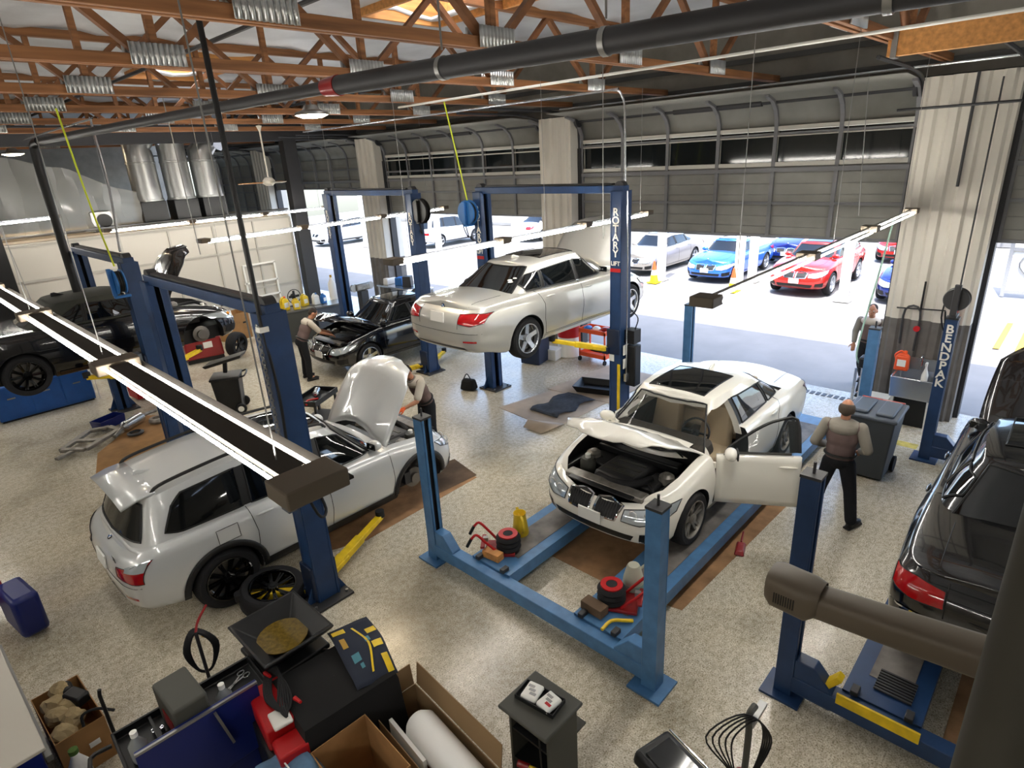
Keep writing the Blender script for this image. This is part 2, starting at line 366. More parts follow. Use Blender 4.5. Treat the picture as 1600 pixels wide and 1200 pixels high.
def trusses():
    names = ['timber roof truss over the black car at the edge of the frame', 'timber roof truss ending on the pier by the sink', 'timber roof truss above the white sedan', 'timber roof truss above the raised silver sedan', 'timber roof truss ending at the pier between two roller doors', 'timber roof truss above the black sedan', 'timber roof truss over the posts of the black sedan lift', 'timber roof truss next to the steel beam, in front of the ducts', 'timber roof truss just past the steel beam', 'timber roof truss above the spray booth', 'furthest timber roof truss, above the rear of the spray booth']
    for k, y in enumerate([-.25, 2.22, 4.85, 7.12, 9.6, 12.05, 14.5, 16.95, 19.5, 21.9, 24.3]):
        x0, x1 = -6.5, 12.35; zb, zt = 5.77, 6.80
        r = thing('roof_truss', names[k], 'roof truss', (0, y, zb), 0, 'timber roof trusses')
        b = MB()
        for s in (-1, 1): b.box(((x0+x1)/2, s*.045, 0), (x1-x0, .05, .105))
        b.build('bottom_chord', 'wood', r, bevel=.006)
        MB().box(((x0+x1)/2, 0, zt-zb), (x1-x0, .1, .12)).build('top_chord', 'wood', r)
        nodes = [2.55+2.42*i for i in range(-3, 5)]
        for x in nodes:
            if x > 12.2: continue
            for dx in (-1.2, 0, 1.2):
                if x+dx > 12.3: continue
                MB().bar((x+dx*.1, 0, .04), (x+dx, 0, zt-zb-.05), .07, .085 if dx else .08, (0, 1, 0)).build('web_brace', 'woodX' if dx else 'wood', r)
            for s in (-1, 1):
                g = MB().grid([[(x-.26+i*.0125, s*(.085+.014*math.cos(i*PI/2)), z) for i in range(42)] for z in (-.045, .15)])
                g.build('gang_plate', 'galv', r, solid=.006)
    b = MB().box((0, 0, 0), (.12, 4.9, .26)); o = single(b, 'timber_beam', 'wood_pale', 'pale timber cross beam bolted to the truss by the sink pier', 'beam', (8.85, -.25, 5.68))
    MB().box((0, 2.38, 0), (.16, .06, .3)).build('bracket', 'steel', o)
    for k, (x, z) in enumerate(((4.6, 6.6), (10.4, 6.55))):
        single(MB().tube([(x, -8.5, z), (x, 12, z), (x, 30, z)], .035, 8), 'sprinkler_pipe', 'dark_steel', ['thin dark sprinkler pipe under the foil roof, further from the doors', 'thin dark sprinkler pipe under the foil roof, beside the roller doors'][k], 'pipe')
    for k, pts in enumerate([[(9.0, 16, 5.62), (9.0, 7, 5.62), (9.0, 6.15, 5.62), (9.0, 5.95, 5.5), (9.0, 5.9, 5.2), (9.0, 5.88, 4.2)],
                [(3.3, 18.5, 5.68), (3.3, 13.2, 5.68), (3.25, 12.6, 5.66), (3.2, 12.4, 5.5), (3.15, 12.2, 4.6), (2.9, 11.6, 3.6)],
                [(11.2, -4, 5.6), (11.2, 3.0, 5.6), (11.2, 9, 5.6)],
                [(7.5, -1, 5.66), (7.5, 4, 5.66), (7.5, 9.8, 5.66)]]):
        single(MB().tube(pts if k > 1 else crs(pts, 4), .018, 8), 'conduit', 'alu' if k != 3 else 'white', ['grey conduit bending down to the raised sedan lift', 'grey conduit bending down to the lift with the blue reel', 'thin grey conduit running beside the roller doors', 'white conduit under the trusses above the white sedan'][k], 'conduit')
def overhead():
    # big black exhaust pipe
    r = thing('exhaust_pipe', 'long black exhaust extraction pipe slung under the trusses', 'pipe', (0, 0, 0))
    pts = [(2.54, 13.0, 5.36), (3.24, 5.03, 5.36), (3.6, .9, 5.31), (3.78, -1.2, 5.28)]
    MB().tube([pts[0], pts[1]], .055, 20).build('pipe', 'dark_steel', r)
    MB().tube(pts[1:], .077, 24).build('wide_pipe', 'dark_steel', r)
    MB().tube([(pts[1][0]-.02, pts[1][1]+.2, 5.36), pts[1]], [.07, .085], 20).build('coupling', 'red_dark', r)
    for t in (.2, .42, .66, .88):
        a, b_ = V(pts[1]), V(pts[3]); p = a.lerp(b_, t); d = (b_-a).normalized()
        h = MB().tube([p-d*.02, p+d*.02], .084, 20); h.tube([p+V((0, 0, .12)), p+V((0, 0, .5))], .008, 6); h.build('hanger', 'steel', r)
    MB().tube(crs([(2.54, 13.0, 5.36), (2.5, 13.2, 5.33), (2.49, 13.28, 5.2), (2.48, 13.3, 4.6), (2.48, 13.3, 2.6)], 4), .07, 12).build('drop', 'black', r)
    # vertical black drop at post A
    r = thing('exhaust_drop', 'black vertical pipe with a chain hanging beside the silver wagon lift post', 'pipe', (2.42, 5.66, 0))
    MB().cyl((0, 0, 3.3), (0, 0, 6.7), .025).build('pipe', 'black', r)
    c = MB()
    for k in range(46):
        p = V((-.03, .05, 3.3-k*.04)); c.tube([p+V((.018*math.cos(a)*(k % 2), .018*math.cos(a)*((k+1) % 2), .028*math.sin(a))) for a in [i*PI/4 for i in range(8)]], .007, 5, True)
    c.build('chain', 'steel', r)
    MB().tube(crs([(0, 0, 3.3), (.02, -.03, 2.6), (.0, -.05, 1.9), (.1, -.2, 1.25), (.25, -.1, 1.2), (.2, .02, 1.6)], 5), .016, 8).build('cable', 'black', r)
    MB().box((0, 0, 3.28), (.09, .09, .05)).build('collar', 'white', r)
    # silver ducts
    for k, (x, y) in enumerate(((5.95, 19.55), (6.78, 19.45), (7.55, 19.4))):
        top = (5.55, 6.0, 5.35)[k]
        r = thing('vent_duct', ['silver round duct with an angled cap, closest to the clear plastic sheet', 'silver round duct in the middle of the three on the booth', 'silver round duct with an angled cap, closest to the ceiling fan'][k], 'duct', (x, y, 3.36), 0, 'silver ducts on the spray booth')
        d = MB().cyl((0, 0, .72), (0, 0, top-3.36-.3), .36, n=28); d.lathe([(.36, .72), (.375, .73), (.375, .77), (.36, .78)]); d.lathe([(.36, 1.7), (.372, 1.71), (.372, 1.75), (.36, 1.76)])
        d.build('duct', 'galv', r)
        MB().box((0, 0, .36), (.66, .6, .72)).build('base', 'plastic_black', r, bevel=.01)
        if k != 1:
            MB().tube([(0, 0, top-3.66), (0, 0, top-3.4), (.12, -.05, top-3.25), (.34, -.12, top-3.12)], [.36, .36, .3, .2], 24).build('cap', 'galv', r)
            MB().box((.42, -.16, top-3.12), (.3, .42, .34), (.3, .5, .3)).build('damper', 'alu', r)
    # booth
    r = thing('spray_booth', 'long white spray booth with panelled walls and a beige roof', 'spray booth', (4.2, 19, 0))
    b = MB(); X0, X1 = -5.5, 5.5
    b.box((0, 1.9, 1.68), (X1-X0, 3.8, 3.36)); b.build('shell', 'booth_white', r)
    p = MB(); n = 9
    for i in range(n+1): p.box((X0+(X1-X0)*i/n, -.02, 1.65), (.05, .04, 3.3))
    for z in (.1, 1.25, 2.45, 3.3): p.box((0, -.015, z), (X1-X0, .03, .06))
    p.build('panel_frame', 'booth_rib', r)
    p = MB()
    for z in (1.0, 1.45): p.box((4.2, -.05, z), (1.1, .06, .05))
    for x in (3.7, 4.7): p.box((x, -.05, 1.0), (.05, .06, 2.0))
    p.box((4.2, -.05, 2.0), (1.05, .06, .05)); p.build('door', 'white', r)
    p = MB(); p.box((0, .06, 3.4), (X1-X0, .14, .06)); p.box((0, 2.0, 3.39), (X1-X0-.1, 3.5, .04)); p.build('roof', 'beige_roof', r)
    p = MB()
    for y, z in ((-.02, 3.52), (.5, 3.5)): p.tube([(X0, y, z), (X1, y, z+.02)], .025, 8)
    p.tube([(-1.6, .1, 3.52), (-1.2, .3, 3.5), (.2, .35, 3.48), (.9, .1, 3.46), (2.2, .2, 3.46)], .03, 8); p.build('air_pipe', 'steel', r)
    r = thing('extraction_motor', 'grey square fan motor on the booth roof behind the plastic sheet', 'motor', (4.7, 19.6, 3.42))
    MB().box((0, 0, .26), (.62, .4, .52)).build('housing', 'steel', r, bevel=.02); MB().lathe([(0, 0), (.1, 0), (.16, .03), (.17, .06), (.1, .06), (0, .05)], (0, -.2, .28), (0, -1, 0)).build('inlet', 'black', r)
    # plastic sheeting
    b = MB(); rows = []
    for i in range(29):
        u = i/28; x = .2+u*5.4; top = 5.35-.45*max(0, (u-.55)/.45)**1.3*2.2; row = []
        for j in range(11):
            v = j/10; row.append((x+.03*math.sin(9*v+i), 19.35+.1*math.sin(i*1.7+v*1.5)+.05*math.sin(i*.6)+(1-v)*.25*v, 3.45+(top-3.45)*v-.12*math.sin(u*PI*4)**2*v))
        rows.append(row)
    single(b.grid(rows), 'plastic_sheet', 'plastic_film', 'clear plastic sheet hung above the white spray booth', 'plastic sheet')
    # ceiling fan
    r = thing('ceiling_fan', 'white three-bladed ceiling fan on a long rod beside the dark column', 'ceiling fan', (7.65, 15.7, 4.42))
    MB().cyl((0, 0, .1), (0, 0, 1.35), .02).build('rod', 'fan_white', r); MB().lathe([(0, 1.36), (.07, 1.34), (.03, 1.24), (.02, 1.2)]).build('canopy', 'fan_white', r)
    MB().lathe([(0, .14), (.09, .12), (.15, .05), (.15, -.02), (.08, -.07), (0, -.08)]).build('motor', 'fan_white', r)
    for k in range(3):
        a = .6+k*2.094; R = Matrix.Rotation(a, 4, 'Z')
        MB().prism([(.12, -.05), (.3, -.075), (.72, -.08), (.75, 0), (.72, .06), (.3, .06), (.12, .05)], .012, R@Matrix.Rotation(.15, 4, 'X')).build('blade', 'wood_pale' if k < 2 else 'fan_white', r)
    r = thing('ceiling_fan', 'ceiling fan with a tan blade in front of the sink pier', 'ceiling fan', (7.2, -.1, 4.42))
    MB().cyl((0, 0, .1), (0, 0, 1.35), .02).build('rod', 'fan_white', r)
    MB().lathe([(0, .14), (.09, .12), (.15, .05), (.15, -.02), (.08, -.07), (0, -.08)]).build('motor', 'fan_white', r)
    for k in range(3):
        a = 1.25+k*2.094; R = Matrix.Rotation(a, 4, 'Z')
        MB().prism([(.12, -.05), (.3, -.075), (.72, -.08), (.75, 0), (.72, .06), (.3, .06), (.12, .05)], .012, R@Matrix.Rotation(.15, 4, 'X')).build('blade', 'wood_pale', r)
    # high bay lamps
    r = thing('high_bay_lamp', 'glowing lamp seen through the clear plastic sheet above the booth', 'lamp', (3.6, 21.9, 5.50)); MB().lathe([(0, .16), (.1, .15), (.14, .08), (.26, .04), (.27, .0), (.25, 0)]).build('housing', 'steel', r); MB().lathe([(0, -.05), (.16, -.035), (.245, 0), (.245, .02)]).build('lens', 'lamp_glow', r); MB().cyl((0, 0, .12), (0, 0, .24), .012).build('stem', 'steel', r)
    r = thing('high_bay_lamp', 'round glowing high bay lamp under the trusses', 'lamp', (5.6, 9.6, 5.50))
    MB().lathe([(0, .16), (.1, .15), (.14, .08), (.26, .04), (.27, .0), (.25, 0)]).build('housing', 'steel', r); MB().lathe([(0, -.05), (.16, -.035), (.245, 0), (.245, .02)]).build('lens', 'lamp_glow', r)
    MB().cyl((0, 0, .12), (0, 0, .24), .012).build('stem', 'steel', r)
def lamps():
    def fixture(n, gap=0.02):
        L = 2.42; out = []
        return L
    def run(label, x0, y0, z0, x1, y1, z1, n, wide, chains):
        a, b = V((x0, y0, z0)), V((x1, y1, z1)); d = (b-a); L = d.length; ux = d.normalized()
        r = thing('fluorescent_lamp', label, 'fluorescent lamp', a, 0)
        loc = lambda s: ux*s
        sd = V((0, 0, 1)).cross(ux).normalized(); w = .085 if wide else .05
        h = MB(); h.bar(loc(0)+V((0, 0, .075)), loc(L)+V((0, 0, .075)), .115 if wide else .045, .03 if wide else .035)
        h.build('housing', 'wing' if wide else 'alu', r)
        if wide: MB().bar(loc(0)+V((0, 0, .03))-sd*.1, loc(L)+V((0, 0, .03))-sd*.1, .16, .012).build('reflector', 'wing', r)
        for i in range(n):
            s0 = L*i/n+.1; s1 = L*(i+1)/n-.1
            for s in (-1, 1):
                MB().cyl(loc(s0)+sd*w*s+V((0, 0, .03 if not wide else .075)), loc(s1)+sd*w*s+V((0, 0, .03 if not wide else .075)), .0075 if wide else .0105, n=10).build('tube', 'tube', r)
        for i in range(n+1):
            c = loc(min(max(L*i/n, .04), L-.04)); e = MB().bar(c-ux*.09+V((0, 0, .07)), c+ux*.09+V((0, 0, .07)), w*2+.1, .08); e.build('end_cap', 'khaki', r, bevel=.008)
        for s in chains:
            MB().tube([loc(s)+V((0, 0, .08)), loc(s)+V((0, 0, 5.72-z0))], .0035, 5).build('hanger_wire', 'steel', r)
    run('near twin-tube lamp hung in front of the silver wagon', .95, 2.05, 3.46, .97, 9.9, 3.46, 3, True, (.3, 2.9, 5.4))
    run('twin-tube lamp hanging in front of the white sedan roof and the outdoor cars', 4.36, 2.12, 3.5, 11.5, 2.2, 3.5, 3, False, (.6, 3.2, 6.6))
    run('tube lamp hanging across the raised silver sedan', 4.43, 6.28, 3.5, 10.5, 6.35, 3.5, 3, False, (.3, 3, 5.8))
    run('tube lamp hanging across the posts behind the silver wagon', 4.31, 11.9, 3.5, 10.7, 12.5, 3.5, 3, False, (.3, 3, 5.8))
    run('tube lamp hanging in front of the spray booth', 4.16, 17.41, 3.5, 10.2, 17.45, 3.5, 3, False, (.3, 3, 5.8))
    run('added unseen twin-tube fill lamp near the back wall behind the counter', -4.5, 6.0, 3.9, -4.4, 13.3, 3.9, 3, False, (1, 5)); run('added unseen twin-tube fill lamp behind the viewpoint over the counter', -3.5, -4, 3.9, -3.4, 3.3, 3.9, 3, False, (1, 5)); run('added unseen twin-tube fill lamp over the bays beside the viewpoint', 4.4, -4.2, 3.6, 11.5, -4.1, 3.6, 3, False, (1, 5))  # three added runs outside the view, only there to brighten the hall
    run('tube lamp hanging by the clear plastic sheet', -1.5, 15.5, 3.9, 3.4, 18.0, 3.9, 2, False, (.3, 2, 4))
M['booth_white'] = mat('booth_white', '#bdb8ae', .4); dm('booth_rib', '#a9a59c', .5); dm('beige_roof', '#b5a58f', .7)
hall(); trusses(); overhead(); lamps()
# ------------------------------------------------------------------ cars
SEDAN = dict(L=4.70, wb=2.84, fo=.80, W=.915, R=.33, H=1.44, zb=.19, w=.80, w2=.555,
    zs=[(-2.47, .93), (-2.2, .97), (-1.42, .985), (0, .945), (1.0, .915), (1.42, .85), (2.0, .74), (2.23, .67)],
    zc=[(-2.47, .985), (-2.2, 1.05), (-1.42, 1.05), (0, 1.0), (1.0, 1.0), (1.42, .955), (2.0, .83), (2.23, .72)],
    xA=1.12, xH=.40, xR=-.95, xD=-1.78, bh=.055)
SUV = dict(SEDAN, L=4.57, wb=2.80, fo=.83, W=.927, R=.365, H=1.66, zb=.25, w=.82, w2=.60,
    zs=[(-2.34, 1.0), (-2.1, 1.06), (-1.4, 1.07), (0, 1.03), (1.0, 1.01), (1.4, .965), (1.95, .90), (2.23, .80)],
    zc=[(-2.34, 1.03), (-2.1, 1.10), (-1.4, 1.1), (0, 1.08), (1.0, 1.10), (1.4, 1.06), (1.95, .98), (2.23, .86)],
    xA=1.10, xH=.35, xR=-1.98, xD=-2.24, bh=.03)
COUPE = dict(SEDAN, L=4.49, wb=2.72, fo=.76, W=.88, R=.325, H=1.37, w=.765, w2=.55,
    zs=[(-2.37, .90), (-2.1, .95), (-1.36, .965), (0, .92), (.95, .90), (1.36, .84), (1.9, .74), (2.12, .66)],
    zc=[(-2.37, .96), (-2.1, 1.0), (-1.36, 1.0), (0, .98), (.95, .98), (1.36, .93), (1.9, .82), (2.12, .71)],
    xA=1.0, xH=.33, xR=-.75, xD=-1.40, bh=.05)
LEV = [(0, .88, -.16, -.12), (.05, .935, -.06, -.05), (.16, .972, -.0, -.0), (.34, .99, .02, .01), (.52, 1., .015, .015), (.66, 1., 0, .01), (.76, .988, -.03, -.0), (.86, .975, -.07, -.03), (.94, .958, -.12, -.08), (1., .925, -.19, -.14)]
def shell_body(s):
    b = MB(); xf = s['wb']/2+s['fo']; xr = xf-s['L']; W = s['W']
    hp = [(xr, 0), (xr+.01, .42*W), (xr+.04, .72*W), (xr+.14, .91*W), (xr+.45, .965*W), (xr+1.0, .99*W), (-.5, W), (.3, W), (xf-1.25, .995*W), (xf-.8, .985*W), (xf-.42, .95*W), (xf-.2, .86*W), (xf-.075, .66*W), (xf-.02, .36*W), (xf, 0)]
    hp = [(p.x, max(0, p.y)) for p in crs([(x, y, 0) for x, y in hp], 6)]
    hp[0] = (xr, 0); hp[-1] = (xf, 0)
    loop = hp+[(x, -y) for x, y in reversed(hp[1:-1])]
    rings = []
    zb = lambda x: s['zb']+.07*sst((x-xf+.75)/.75)*0+.10*sst((xr+.7-x)/.6)
    for t, ws, fs, rs in LEV:
        r = []
        for x, y in loop:
            F = sst((x-(xf-.95))/.95); B = sst(((xr+.8)-x)/.8)
            z0 = zb(x); z1 = pls(s['zs'], x)
            fl = 1+.018*math.exp(-((x-s['wb']/2)/.38)**2)*(.3 < t < .95)+.02*math.exp(-((x+s['wb']/2)/.42)**2)*(.3 < t < .97)
            r.append((x+fs*F-rs*B, y*ws*fl, z0+(z1-z0)*t))
        rings.append(r)
    last = rings[-1]; top = []
    for q in (.985, .95, .85, .68, .45, .2, 0):
        r = []
        for (x, y, z) in last:
            zc = max(pls(s['zc'], x), z)
            e = (1-q**2.2); r.append((x, y*q, z+(zc-z)*min(1, e*1.02)+.008*(q < .99 and q > .7)))
        top.append(r)
    bot = [[(x, y*q, z) for x, y, z in rings[0]] for q in (0, .5, .9)]
    R = bot+rings+top; n = len(loop); vs = [p for r in R for p in r]
    fs = [(i*n+k, i*n+(k+1) % n, (i+1)*n+(k+1) % n, (i+1)*n+k) for i in range(len(R)-1) for k in range(n)]
    b.add(vs, fs); return b
def shell_green(s, grow=0., drop=.08):
    b = MB(); w, w2 = s['w'], s['w2']; xA, xH, xR, xD = s['xA'], s['xH'], s['xR'], s['xD']; H = s['H']; bw = s.get('bow', .13)
    m = (xA+xD)/2; m2 = (xH+xR)/2
    base = [(xD, 0), (xD+.015, .45*w), (xD+.07, .76*w), (xD+.2, .94*w), (xD+.5, .995*w), (m-.2, w*1.01), (m+.3, w*1.01), (xA-.75, .985*w), (xA-.42, .955*w), (xA-.26, .88*w), (xA-.12, .66*w), (xA-.03, .36*w), (xA, 0)]
    top = [(xR, 0), (xR+.01, .45*w2), (xR+.04, .78*w2), (xR+.12, .95*w2), (xR+.35, 1.*w2), (m2-.15, w2*1.02), (m2+.12, w2*1.03), (xH-.38, .99*w2), (xH-.2, .965*w2), (xH-.11, .9*w2), (xH-.05, .68*w2), (xH-.015, .38*w2), (xH, 0)]
    A = crs([(x, y, 0) for x, y in base], 5); B = crs([(x, y, 0) for x, y in top], 5)
    A = A+[V((p.x, -p.y, 0)) for p in reversed(A[1:-1])]; B = B+[V((p.x, -p.y, 0)) for p in reversed(B[1:-1])]
    n = len(A); rings = []
    zr = lambda x: H-.10*((x-(m2+.12))/1.25)**2-s.get('edge', .045)
    for t in (0, .15, .3, .5, .7, .85, .94, 1.):
        r = []
        for p, q in zip(A, B):
            c = p.lerp(q, t); k = s['bh']*math.sin(PI*t)
            z0 = pls(s['zs'], p.x)-drop; z1 = zr(q.x)
            L = max(.01, abs(p.y)); sg = 1 if p.y > 0 else -1
            ex = (q.x-p.x); ln = abs(ex)
            cx = c.x-(k*.9 if ex > .15 else -k*.9 if ex < -.15 else 0)*-1*min(1, ln/.5)
            r.append((cx, c.y+sg*min(1, L/.4)*k*.45, z0+(z1-z0)*(t+.10*math.sin(PI*t)*0)))
        rings.append(r)
    last = rings[-1]
    for q in (.97, .9, .75, .5, .25, 0):
        rings.append([((x-m2)*(.97+.03*q)+m2, y*q, z+s.get('edge', .045)*(1-q**3)) for x, y, z in last])
    bot = [[(x, y*q, z) for x, y, z in rings[0]] for q in (0, .5)]
    R = bot+rings; vs = [p for r in R for p in r]
    b.add(vs, [(i*n+k, i*n+(k+1) % n, (i+1)*n+(k+1) % n, (i+1)*n+k) for i in range(len(R)-1) for k in range(n)]); return b
def clean(b, name='tmp', mats=('white',)):
    o = b.build(name, list(mats)); bm = bmesh.new(); bm.from_mesh(o.data); bmesh.ops.remove_doubles(bm, verts=bm.verts, dist=.0015)
    bmesh.ops.dissolve_degenerate(bm, edges=bm.edges, dist=.0008); bmesh.ops.recalc_face_normals(bm, faces=bm.faces); bm.to_mesh(o.data); bm.free(); return o
def cut(o, cutters):
    for c in cutters:
        c.parent = o.parent
        q = o.modifiers.new('b', 'BOOLEAN'); q.operation = 'DIFFERENCE'; q.object = c; q.solver = 'EXACT'; q.use_self = True
    bake(o)
    for c in cutters:
        me = c.data; bpy.data.objects.remove(c); bpy.data.meshes.remove(me)
def wheel_proto(kind, R, rim_col='alu', w=.225, rr=None):
    """wheel around local y axis, outer face towards -y; returns (tyre mesh, rim mesh)"""
    rr = rr or R*.70
    t = MB().lathe([(rr, -w*.42), (rr+.012, -w*.48), (R*.90, -w*.5), (R*.965, -w*.42), (R, -w*.3), (R, 0), (R, w*.3), (R*.965, w*.42), (R*.9, w*.5), (rr, w*.44), (rr, -w*.42)], (0, 0, 0), (0, 1, 0), 40)
    for k in range(3): t.lathe([(R-.004, -w*.2+k*w*.2-.006), (R+.003, -w*.2+k*w*.2), (R-.004, -w*.2+k*w*.2+.006)], (0, 0, 0), (0, 1, 0), 40)
    r = MB().lathe([(rr*1.0, -w*.42), (rr*1.02, -w*.5), (rr*.97, -w*.5), (rr*.94, -w*.44), (rr*.92, 0), (rr*.92, w*.4)], (0, 0, 0), (0, 1, 0), 40)
    yo = -w*.40
    def spoke(a, w0, w1, r0, r1, dy0=.0, dy1=.015, th=.03):
        d = V((math.cos(a), 0, math.sin(a))); n = V((-math.sin(a), 0, math.cos(a))); y = V((0, 1, 0)); vs = []
        for rad, ww, dy in ((r0, w0, dy0), ((r0+r1)/2, (w0+w1)/2*.9, dy0*.6), (r1, w1, dy1*0)):
            for sx, yy in ((-1, 0), (1, 0), (1, th), (-1, th)): vs.append(d*rad+n*(ww/2*sx*(1 if yy == 0 else 1.15))+y*(yo+dy+yy))
        f = [(0, 1, 2, 3), (8, 9, 10, 11)]
        for i in range(2):
            for k in range(4): f.append((i*4+k, i*4+(k+1) % 4, i*4+4+(k+1) % 4, i*4+4+k))
        r.add(vs, f)
    if kind == 'star5':
        for k in range(5):
            for s in (-.13, .13): spoke(k*2*PI/5+.3+s*.55, .055, .05, .05, rr*.97, .02)
    elif kind == 'five':
        for k in range(5): spoke(k*2*PI/5+.3, .085, .075, .05, rr*.97, .02)
    elif kind == 'v5':
        for k in range(5):
            for s in (-1, 1): spoke(k*2*PI/5+.3+s*.17, .045, .03, .06, rr*.97, .02)
    elif kind == 'multi':
        for k in range(10):
            for s in (-1, 1): spoke(k*2*PI/10+s*.075, .024, .02, .05, rr*.97, .02)
    elif kind == 'mesh':
        for k in range(7):
            for s in (-1, 1): spoke(k*2*PI/7+s*.2, .03, .03, .06, rr*.97, .03)
    r.cyl((0, yo-.012, 0), (0, yo+.05, 0), .062, n=20); r.cyl((0, yo-.016, 0), (0, yo, 0), .03, n=16)
    for k in range(5): r.cyl((.045*math.cos(k*1.257), yo-.014, .045*math.sin(k*1.257)), (.045*math.cos(k*1.257), yo, .045*math.sin(k*1.257)), .008, n=6)
    d = MB().cyl((0, -.02, 0), (0, .0, 0), rr*.82, n=32); d.cyl((0, -.03, 0), (0, .06, 0), rr*.35)
    return t, r, d
class Car:
    def __init__(s, spec, paint, label, loc, rz, wheel='star5', rim='alu', group=None, name='car', openings=(), wheels=(1, 1, 1, 1), doors=4, roof=None, cutters=(), lod=1, arch=None, steer=0.):
        s.s = spec; s.paint = paint; s.root = thing(name, label, 'car', loc, rz, group)
        bb = clean(shell_body(spec)); gg = clean(shell_green(spec))
        s.bv = BVHTree.FromPolygons([v.co for v in bb.data.vertices], [p.vertices for p in bb.data.polygons])
        s.gv = BVHTree.FromPolygons([v.co for v in gg.data.vertices], [p.vertices for p in gg.data.polygons])
        ax = spec['wb']/2; R = spec['R']; W = spec['W']; zc = R
        ra = R+.045; cs = []
        bb.data.materials.clear(); bb.data.materials.append(M[paint]); bb.data.materials.append(M['trim_black'])
        for sx in (-1, 1):
            for sy in (-1, 1):
                c = MB(); c.m = 1; c.cyl((sx*ax, sy*(W+.2), zc), (sx*ax, sy*(W-.30), zc), ra, n=36); c.box((sx*ax, sy*(W-.05), zc-.3), (ra*2*.985, .5, .5))
                c = MB(); c.m = 1; pts = [(ra*math.cos(a), ra*math.sin(a)) for a in [PI*i/20 for i in range(21)]]; pts = [(ra, -.5)]+pts+[(-ra, -.5)]
                mt = Matrix.Translation((sx*ax, sy*(W+.2), zc))@Matrix(((1, 0, 0, 0), (0, 0, -sy, 0), (0, 1, 0, 0), (0, 0, 0, 1)))
                c.prism(pts, .5, mt); o = c.build('cut', ['white', 'trim_black']); cs.append(o)
        cut(bb, cs+list(openings))
        bb.name = 'body'; bb.parent = s.root; gg.name = 'cabin'; gg.parent = s.root
        gg.data.materials.clear(); gg.data.materials.append(M[roof or paint])
        for o in (bb, gg): o.data.polygons.foreach_set('use_smooth', [True]*len(o.data.polygons)); o.data.set_sharp_from_angle(angle=math.radians(38))
        s.body, s.cabin = bb, gg
        t, r, d = wheel_proto(wheel, R, rim); proto = None
        for k, (sx, sy) in enumerate(((1, 1), (1, -1), (-1, 1), (-1, -1))):
            if not wheels[k]: continue
            if proto is None:
                w = t.build('wheel', 'rubber', s.root, ang=40); rm = r.build('rim', rim, w, ang=30); dd = d.build('brake_disc', 'disc', w); proto = (w, rm, dd)
            else:
                w = proto[0].copy(); COL.objects.link(w); w.parent = s.root
                for q in proto[1:]: c = q.copy(); COL.objects.link(c); c.parent = w
            w.location = (sx*ax, sy*(W-.115), R); w.rotation_euler = (0, 0, (0 if sy < 0 else PI)+(steer if sx > 0 else 0))
    # project a point along dir on body/cabin
    def hit(s, p, d, which='bg'):
        p = V(p); d = V(d).normalized(); best = None
        for k, t in (('b', s.bv), ('g', s.gv)):
            if k in which:
                h = t.ray_cast(p-d*4, d)
                if h[0] is not None and (best is None or h[3] < best[3]): best = h
        return best
    def panel(s, name, L, U, d, m, off=.006, n=14, k=5, solid=0., mirror=False, which='bg', parent=None, rim=None, rim_r=.008, label=None, rimname='trim'):
        def samp(P, t):
            P = [V(p) for p in P]
            if len(P) == 1: return P[0]
            ln = [0]
            for a, b in zip(P, P[1:]): ln.append(ln[-1]+(b-a).length)
            T = t*ln[-1]
            for i in range(len(P)-1):
                if T <= ln[i+1]+1e-9: return P[i].lerp(P[i+1], (T-ln[i])/max(1e-9, ln[i+1]-ln[i]))
            return P[-1]
        out = []
        for sg in ((1, -1) if mirror else (1,)):
            rows = []
            for j in range(k+1):
                row = []
                for i in range(n+1):
                    p = samp(L, i/n).lerp(samp(U, i/n), j/k); dd = V(d)
                    if sg < 0: p = V((p.x, -p.y, p.z)); dd = V((dd.x, -dd.y, dd.z))
                    h = s.hit(p, dd, which)
                    if h is None: row.append(None); continue
                    nn = h[1] if h[1].dot(dd) < 0 else -h[1]
                    row.append(h[0]+nn*off)
                rows.append(row)
            for r in rows:
                for i in range(len(r)):
                    if r[i] is None:
                        c = [q for q in r[:i][::-1]+r[i:] if q is not None]; r[i] = c[0] if c else V((0, 0, -5))
            if any(q.z < -2 for r in rows for q in r): continue
            o = MB().grid(rows).build(name, m, parent or s.root, solid=solid, label=label); out.append(o)
            if rim:
                bd = rows[0]+[r[-1] for r in rows[1:]]+rows[-1][-2::-1]+[r[0] for r in rows[-2:0:-1]]
                MB().tube(bd, rim_r, 5, True).build(rimname, rim, o if not parent else parent)
        return out
    def line(s, pts, d, m='trim_black', r=.0045, mirror=True, name='seam', which='bg', n=10, off=.0):
        b = MB(); ok = False
        for sg in ((1, -1) if mirror else (1,)):
            P = []
            for a, c in zip(pts, pts[1:]):
                for i in range(n):
                    p = V(a).lerp(V(c), i/n); P.append(p)
            P.append(V(pts[-1])); Q = []
            for p in P:
                dd = V(d)
                if sg < 0: p = V((p.x, -p.y, p.z)); dd = V((dd.x, -dd.y, dd.z))
                h = s.hit(p, dd, which)
                if h: Q.append(h[0]+(h[1] if h[1].dot(dd) < 0 else -h[1])*off)
            if len(Q) > 2: b.tube(Q, r, 5); ok = True
        if ok: return b.build(name, m, s.root)
    def at_side(s, x, z, sg=1, off=0.): 
        h = s.hit((x, 0, z), (0, -sg, 0), 'bg'); return h[0]+V((0, sg*off, 0))
